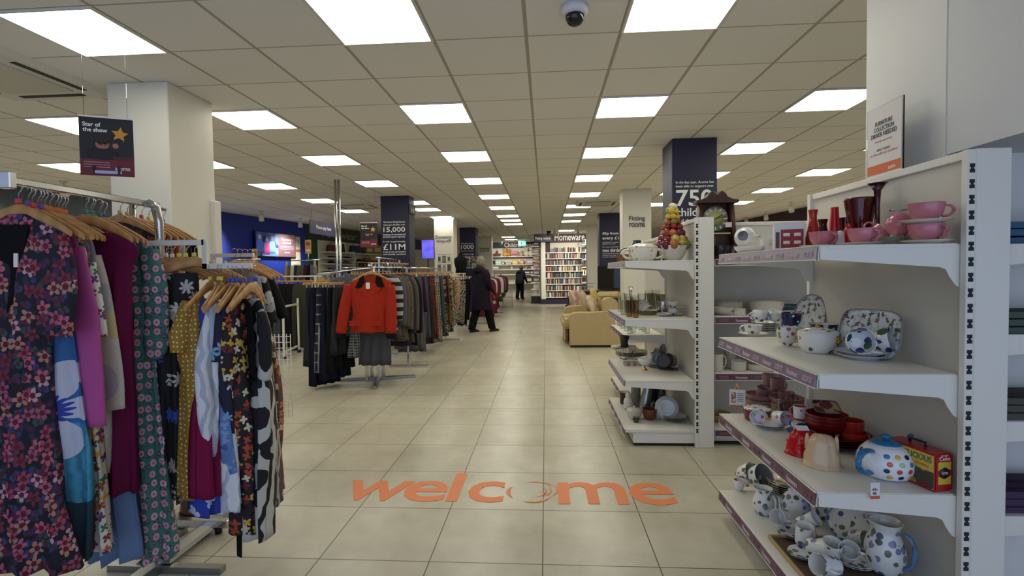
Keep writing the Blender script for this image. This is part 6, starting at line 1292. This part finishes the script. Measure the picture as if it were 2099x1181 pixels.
# hanging posters
def star_poster(label,TL,TR,hgt):
    u=(TR-TL); W_=math.hypot(u.x,u.y); an=math.atan2(u.y,u.x); sl=(TR.z-TL.z)/W_
    r=thing('hanging_poster',label,'poster',(TL.x,TL.y,TL.z-hgt),an)
    k=W_/.4
    MB().box(0,W_,0,.004,0,hgt).build('dark_print',col('19171a',.5),r); MB().box(0,W_,-.001,.0,0,hgt*.28).build('maroon_print',col('6a1424',.5),r)
    MB().box(-.003*k,W_+.003*k,-.004,.008,hgt-.008*k,hgt+.006*k).build('top_rail',col('dcdcd8',.4),r)
    tloc('Star of',(W_*.07,-.002,hgt*.83),(W_*.4,-.002,hgt*.83),(W_*.07,-.002,hgt*.9),LETTER,r,.02); tloc('the show',(W_*.07,-.002,hgt*.74),(W_*.52,-.002,hgt*.74),(W_*.07,-.002,hgt*.81),LETTER,r,.02)
    cx_,cz_,R_=W_*.75,hgt*.72,W_*.17; P=[(cx_+(R_ if i%2==0 else R_*.48)*math.sin(i*PI/5+.15),cz_+(R_ if i%2==0 else R_*.48)*math.cos(i*PI/5+.15)) for i in range(10)]
    st=MB().prism(P,-.004,-.001).build('gold_star',col('c98f2e',.5),r)
    b=MB(); b.M=Matrix.Translation((W_*.42,-.0015,hgt*.54)); b.sphere((0,0,0),W_*.13,1,.01,1.0,16,8).build('printed_face',col('a8705c',.6),r)
    b=MB(); b.M=Matrix.Translation((W_*.42,-.0018,hgt*.60)); b.sphere((0,0,0),W_*.15,1,.01,.55,16,8).build('printed_hair',col('241a16',.6),r)
    for x in (.38,.48): b=MB(); b.M=Matrix.Translation((W_*x,-.0035,hgt*.545)); b.tube([(W_*.035*math.cos(a),0,W_*.03*math.sin(a)) for a in [2*PI*i/10 for i in range(11)]],W_*.006,4).build('printed_glasses',BLACK,r)
    b=MB(); b.M=Matrix.Translation((W_*.66,-.0015,hgt*.52)); b.sphere((0,0,0),W_*.06,1,.01,1.0,12,6).build('printed_hand',col('a8705c',.6),r)
    b=MB(); b.M=Matrix.Translation((W_*.42,-.0012,hgt*.38)); b.sphere((0,0,0),W_*.3,1,.01,.5,16,6).build('printed_jumper',col('12131a',.6),r)
    MB().box(W_*.6,W_,-.0018,-.001,hgt*.28,hgt*.34).build('printed_table',col('4a2420',.6),r)
    for z in (.22,.18,.14): MB().box(W_*.07,W_*.55,-.002,-.001,hgt*z,hgt*(z+.012)).build('print_line',col('b98a90',.6),r)
    tloc('acorns',(W_*.64,-.002,hgt*.1),(W_*.92,-.002,hgt*.1),(W_*.64,-.002,hgt*.15),LETTER,r,.01)
    return r,W_
r,W_=star_poster('Star of the show poster hanging before the left white pillar',atY(160,236,2.9),atY(272,251,3.02),.355)
MB().box(W_*.22,W_*.77,-.012,-.004,.012,.03).build('bottom_clip',col('a8b0e0',.3),r)  # white clip tinted blue, the cool light on it put into the colour
for x in (.25,.72): MB().box(W_*x-.006,W_*x+.006,-.014,-.002,.01,.06).build('bulldog_clip',BLACK,r)
for x in (.1,.9): MB().tube([(W_*x,0,.36),(W_*x,0,CZ-r.location.z)],.001,4).build('hanging_line',glass('f4f7f4'),r)
r,W_=star_poster('smaller Star of the show poster above the red jacket rack',atY(738,457,9.0),atY(773,458,9.0),.44)
for x in (.1,.9): MB().tube([(W_*x,0,.44),(W_*x,0,CZ-r.location.z)],.001,4).build('hanging_line',glass('f4f7f4'),r)
# pole
q=atY(695,556,8.0); po=thing('chrome_pole','pair of chrome poles rising to the ceiling left of the red jacket','pole',(q.x,8.0,0))
for x in (-.028,.028): MB().tube([(x,0,0),(x,0,CZ)],.02,10).build('tube',CHROME,po)
MB().box(-.08,.08,-.05,.05,0,.02).build('base_plate',STEEL,po)
# small card holders and screens
def card_stand(label,px0,px1,py0,py1,Y,c,zb):
    a=atY(px0,py0,Y); b_=atY(px1,py1,Y); r=thing('card_sign',label,'sign',((a.x+b_.x)/2,Y,b_.z)); w_=(b_.x-a.x)/2; h=a.z-b_.z
    MB().box(-w_,w_,0,.01,0,h).build('card',col(c,.6),r); MB().box(-w_*.7,w_*.7,-.002,0,h*.6,h*.85).build('print_block',col('7a4a24',.6),r); MB().box(-w_*.7,w_*.7,-.002,0,h*.15,h*.3).build('print_block',col('d0ccc0',.6),r); MB().tube([(0,.005,0),(0,.005,zb-b_.z)],.008,6).build('stem',CHROME,r); return r
card_stand('orange card sign standing on the rail before the screen',516,528,510,545,8.05,'b98a4a',1.62); card_stand('orange card sign standing left of the Please pay here sign',625,638,492,520,10.35,'b98a4a',1.66)
tvp=atY(877,510,12.9); dp=thing('display_screen','upright display screen glowing blue and purple left of the Donation pillar','screen',(tvp.x,12.9,atY(877,531,12.9).z)); h=atY(877,491,12.9).z-atY(877,531,12.9).z
MB().box(-.17,.17,0,.04,0,h).build('case',BLACK,dp,bev=.004)
m,t=newmat('screen_glow','2a3a90',.3); n=t.noise(t.obj(),6,3)[0]; cc=t.ramp(n,['241a48','2a4ab0','6a50c8','b0508a'],False); t.put(t.b.inputs['Base Color'],cc); t.put(t.b.inputs['Emission Color'],cc); t.b.inputs['Emission Strength'].default_value=.9
MB().box(-.155,.155,-.003,0,.015,h-.015).build('screen',m,dp); MB().tube([(0,.02,0),(0,.02,-dp.location.z)],.02,6).build('stand',BLACK,dp)
def photo_rack(label,px0,px1,py0,py1,Y,n_,rows_):
    a=atY(px0,py0,Y); b_=atY(px1,py1,Y); r=thing('card_rack',label,'card rack',(a.x,Y,0)); W_=b_.x-a.x
    for k_ in range(rows_+1): z=b_.z+(a.z-b_.z)*k_/rows_; MB().tube([(0,0,z),(W_,0,z)],.006,5).build('wire',STEEL,r)
    for x in (0,W_): MB().tube([(x,0,0),(x,0,a.z)],.01,6).build('post',STEEL,r)
    for q in range(rows_):
        for k_ in range(n_):
            z=b_.z+(a.z-b_.z)*q/rows_; x=W_*(k_+.12)/n_; w_=W_*.76/n_; hh=(a.z-b_.z)/rows_*.85
            o=thing('greeting_card','picture card, %s row up, %s from left, %s'%(['first','second'][q],['first','second','third'][k_],label),'card',(a.x+x,Y-.03,z)); MB().box(0,w_,0,.006,0,hh).build('card',col(['8c8a84','b0ada4','5c5852','c4bfb0'][(k_+q)%4],.6),o); MB().box(w_*.2,w_*.8,-.002,0,hh*.25,hh*.8).build('picture',col(['4a4640','7c8478','3c3c44','8a7a6a'][(k_+q*2)%4],.6),o)
photo_rack('card rack by the nearer Donation pillar',896,926,522,556,12.2,3,2)
photo_rack('card rack by the second Donation pillar',953,990,526,550,15.6,3,2)
mq=atY(945,560,12.6); mn=thing('mannequin','black headless mannequin torso on the white topped rack','mannequin',(mq.x,12.6,1.345)); 
MB().loft([[(w_*math.cos(a),w_*.6*math.sin(a),z) for a in [2*PI*i/16 for i in range(16)]] for z,w_ in ((0,.14),(.1,.13),(.25,.17),(.36,.165),(.41,.08),(.46,.05),(.5,.045))]).build('torso',cloth('101014'),mn)
MB().tube([(0,0,-1.34),(0,0,.0)],.015,8).build('stand_pole',CHROME,mn); MB().box(-.15,.15,-.12,.12,-1.345,-1.33).build('base',BLACK,mn)
# white wire bin
wbn=thing('wire_bin','white square wire bin in the aisle beyond the woman','bin',(-1.62,18.9,0))
for x in (0,.36):
    for y in (0,.36): MB().tube([(x,y,0),(x,y,.75)],.014,6).build('corner_post',SHELFW,wbn)
for k_ in range(5):
    for y in (0,.36): MB().tube([(.06+k_*.06,y,.05),(.06+k_*.06,y,.75)],.006,4).build('wire',SHELFW,wbn)
for z in (.05,.4,.75): MB().tube([(0,0,z),(.36,0,z),(.36,.36,z),(0,.36,z),(0,0,z)],.009,5).build('rim',SHELFW,wbn)
# ---------------------------------------------------------------- people
def skinned(name,pts,edges,mat,parent,sub=2):
    me=bpy.data.meshes.new(name+'_cage'); me.from_pydata([p[:3] for p in pts],edges,[]); o=bpy.data.objects.new(name+'_cage',me); COL.objects.link(o)
    md=o.modifiers.new('skin','SKIN'); 
    if not me.skin_vertices: 
        bpy.context.view_layer.update()
    sv=me.skin_vertices[0].data if me.skin_vertices else None
    for i,p in enumerate(pts): sv[i].radius=(p[3],p[4] if len(p)>4 else p[3])
    sv[0].use_root=True
    o.modifiers.new('sub','SUBSURF').levels=sub
    dg=bpy.context.evaluated_depsgraph_get(); m2=bpy.data.meshes.new_from_object(o.evaluated_get(dg)); bpy.data.objects.remove(o); m2.materials.clear(); m2.materials.append(mat); m2.name=name
    for p in m2.polygons: p.use_smooth=True
    return link(name,m2,parent)
SKIN=col('b58a72',.6)
def person(label,loc,rz,H,coatc,trc,hairc,stride,coat_len,lean=0,female=True,bend=0):
    """built facing local -y"""
    r=thing('person',label,'person',loc,rz); k=H/1.67; S=lambda *p: tuple(v*k for v in p)
    fL,fR=stride
    P=[S(0,0,.88,.13,.1),S(0,.0,1.05,.12,.09),S(0,-lean*.4,1.25,.14,.1),S(0,-lean*.7,1.38,.10,.08),S(0,-lean-.01,1.46,.052),S(0,-lean-.02,1.54,.07,.08),S(0,-lean-.02,1.62,.07,.08),
       S(-.09,0,.82,.085),S(-.10,fL*.5-.03,.47,.06),S(-.10,fL,.10,.042),S(-.10,fL-.1,.04,.035,.03),
       S(.09,0,.82,.085),S(.10,fR*.5-.03,.47,.06),S(.10,fR,.10,.042),S(.10,fR-.1,.04,.035,.03),
       S(-.17,-lean*.7,1.36,.05),S(-.215,-.02-lean*.5,1.1,.042),S(-.2,-.14-bend,.92,.032),S(-.19,-.2-bend,.86,.022),
       S(.17,-lean*.7,1.36,.05),S(.215,-.02-lean*.5,1.1,.042),S(.2,-.14-bend,.92,.032),S(.19,-.2-bend,.86,.022)]
    E=[(0,1),(1,2),(2,3),(3,4),(4,5),(5,6),(0,7),(7,8),(8,9),(9,10),(0,11),(11,12),(12,13),(13,14),(3,15),(15,16),(16,17),(17,18),(3,19),(19,20),(20,21),(21,22)]
    body=skinned('body',P,E,SKIN,r)
    for s_ in (-1,1):
        hx,hy,hz=s_*.19*k,(-.2-bend)*k,.85*k
        for q in range(5):
            a=(q-2)*.3; L_=(.07,.08,.085,.08,.055)[q]*k
            if q==4: pts=[(hx-s_*.02*k,hy,hz),(hx-s_*.045*k,hy-.02*k,hz-.02*k),(hx-s_*.05*k,hy-.035*k,hz-.045*k)]
            else: pts=[(hx+s_*(q-1.5)*.012*k,hy,hz-.01*k),(hx+s_*(q-1.5)*.016*k,hy-.02*k,hz-.045*k),(hx+s_*(q-1.5)*.016*k,hy-.015*k,hz-.01*k-L_)]
            MB().tube(pts,[.009*k,.0085*k,.006*k],6).build('finger',SKIN,body)
    def ring(cx,cy,z,w,d,n=28,sq=.9): return [(cx+w*k*math.copysign(abs(math.cos(a))**sq,math.cos(a)),cy*k+d*k*math.copysign(abs(math.sin(a))**sq,math.sin(a)),z*k) for a in [2*PI*i/n for i in range(n)]]
    m_=cloth(coatc)
    z0=coat_len
    MB().loft([ring(0,0,z0,.245,.19),ring(0,0,z0+.02,.25,.195),ring(0,0,z0+.3,.215,.17),ring(0,-lean*.3,1.08,.20,.155),ring(0,-lean*.5,1.25,.215,.15),ring(0,-lean*.7,1.36,.19,.13),ring(0,-lean*.85,1.42,.11,.1),ring(0,-lean,1.47,.075,.08)]).build('coat',m_,r)
    for s_ in (-1,1):
        MB().loft([[(x*k+w*k*math.cos(a),y*k+w*k*1.1*math.sin(a),(z+dz*math.sin(a))*k) for a in [2*PI*i/16 for i in range(16)]] for x,y,z,w,dz in ((s_*.10,-lean*.7,1.43,.03,0),(s_*.15,-lean*.7,1.40,.075,0),(s_*.195,-lean*.65,1.30,.085,0),(s_*.225,-.01-lean*.5,1.15,.078,.01),(s_*.23,-.04-lean*.5-bend*.3,1.03,.074,.03),(s_*.22,-.12-bend,.94,.066,.05),(s_*.205,-.18-bend,.87,.06,.04))]).build('sleeve',m_,r)
    hd=MB(); hd.loft([ring(0,.06-lean*.8,1.33,.12,.09),ring(0,.09-lean*.8,1.37,.145,.11),ring(0,.085-lean*.85,1.43,.13,.095),ring(0,.05-lean*.9,1.48,.09,.075)]); hd.build('hood',m_,r)
    tm=cloth(trc)
    for s_,f in ((-1,fL),(1,fR)):
        MB().loft([[(s_*x*k+w*k*math.cos(a),y*k+w*1.05*k*math.sin(a),z*k) for a in [2*PI*i/16 for i in range(16)]] for z,x,y,w in ((.86,.085,0,.125),(.65,.09,f*.25-.01,.11),(.45,.1,f*.5-.02,.095),(.25,.1,f*.78,.088),(.09,.1,f,.083),(.07,.1,f,.082))]).build('trouser_leg',tm,r)
        MB().loft([[(s_*.1*k+w*k*math.cos(a),(f+y)*k,max(.0,(h+h*math.sin(a)))*k) for a in [2*PI*i/12 for i in range(12)]] for y,w,h in ((.06,.02,.03),(.04,.04,.04),(-.04,.045,.045),(-.12,.048,.032),(-.18,.035,.022),(-.2,.01,.012))]).build('shoe',BLACK,r)
    hm=cloth(hairc); cy=-lean-.02
    b=MB(); b.M=Matrix.Translation(S(0,cy+.015,1.585)); b.sphere((0,0,0),.108*k,.9,1.02,1.08,18,12)
    hr=b.build('hair',hm,r); 
    for v in hr.data.vertices:   # open the face side
        if v.co.y<(cy-.03)*k and v.co.z<1.61*k: v.co.y=(cy-.03)*k
    for s_ in (-1,1): b=MB(); b.M=Matrix.Translation(S(s_*.075,cy-.01,1.55)); b.sphere((0,0,0),.03*k,.4,.7,1,8,6).build('ear',SKIN,r)
    b=MB(); b.M=Matrix.Translation(S(0,cy-.03,1.555)); b.sphere((0,0,0),.083*k,.82,.78,1.12,16,12); b.build('face',SKIN,r)
    MB().loft([[(w*k*math.cos(a),(cy-.09-d)*k,(z+w*math.sin(a))*k) for a in [2*PI*i/8 for i in range(8)]] for d,z,w in ((0,1.57,.012),(.015,1.55,.014),(.024,1.542,.006))]).build('nose',SKIN,r)
    for s_ in (-1,1): MB().sphere(S(s_*.03,cy-.09,1.575),.009*k).build('eye',col('2a2422',.3),r)
    MB().box(-.022*k,.022*k,(cy-.098)*k,(cy-.09)*k,1.512*k,1.518*k).build('mouth',col('8a4a48',.5),r)
    return r
q=atZ(987,681,0)
person('person with short grey hair in a long dark plum hooded coat walking among the racks',(q.x,q.y+.05,0),2.35,1.68,'1d1726','0c0c0e','8e8a7a',(-.22,.2),.50)
q=atZ(1066,614,0)
person('person in a dark navy jacket and black trousers leaning by the toy shelves',(q.x,q.y,0),2.5,1.62,'12141d','0a0a0c','4a3a2c',(-.05,.1),.78,.12,bend=.1)
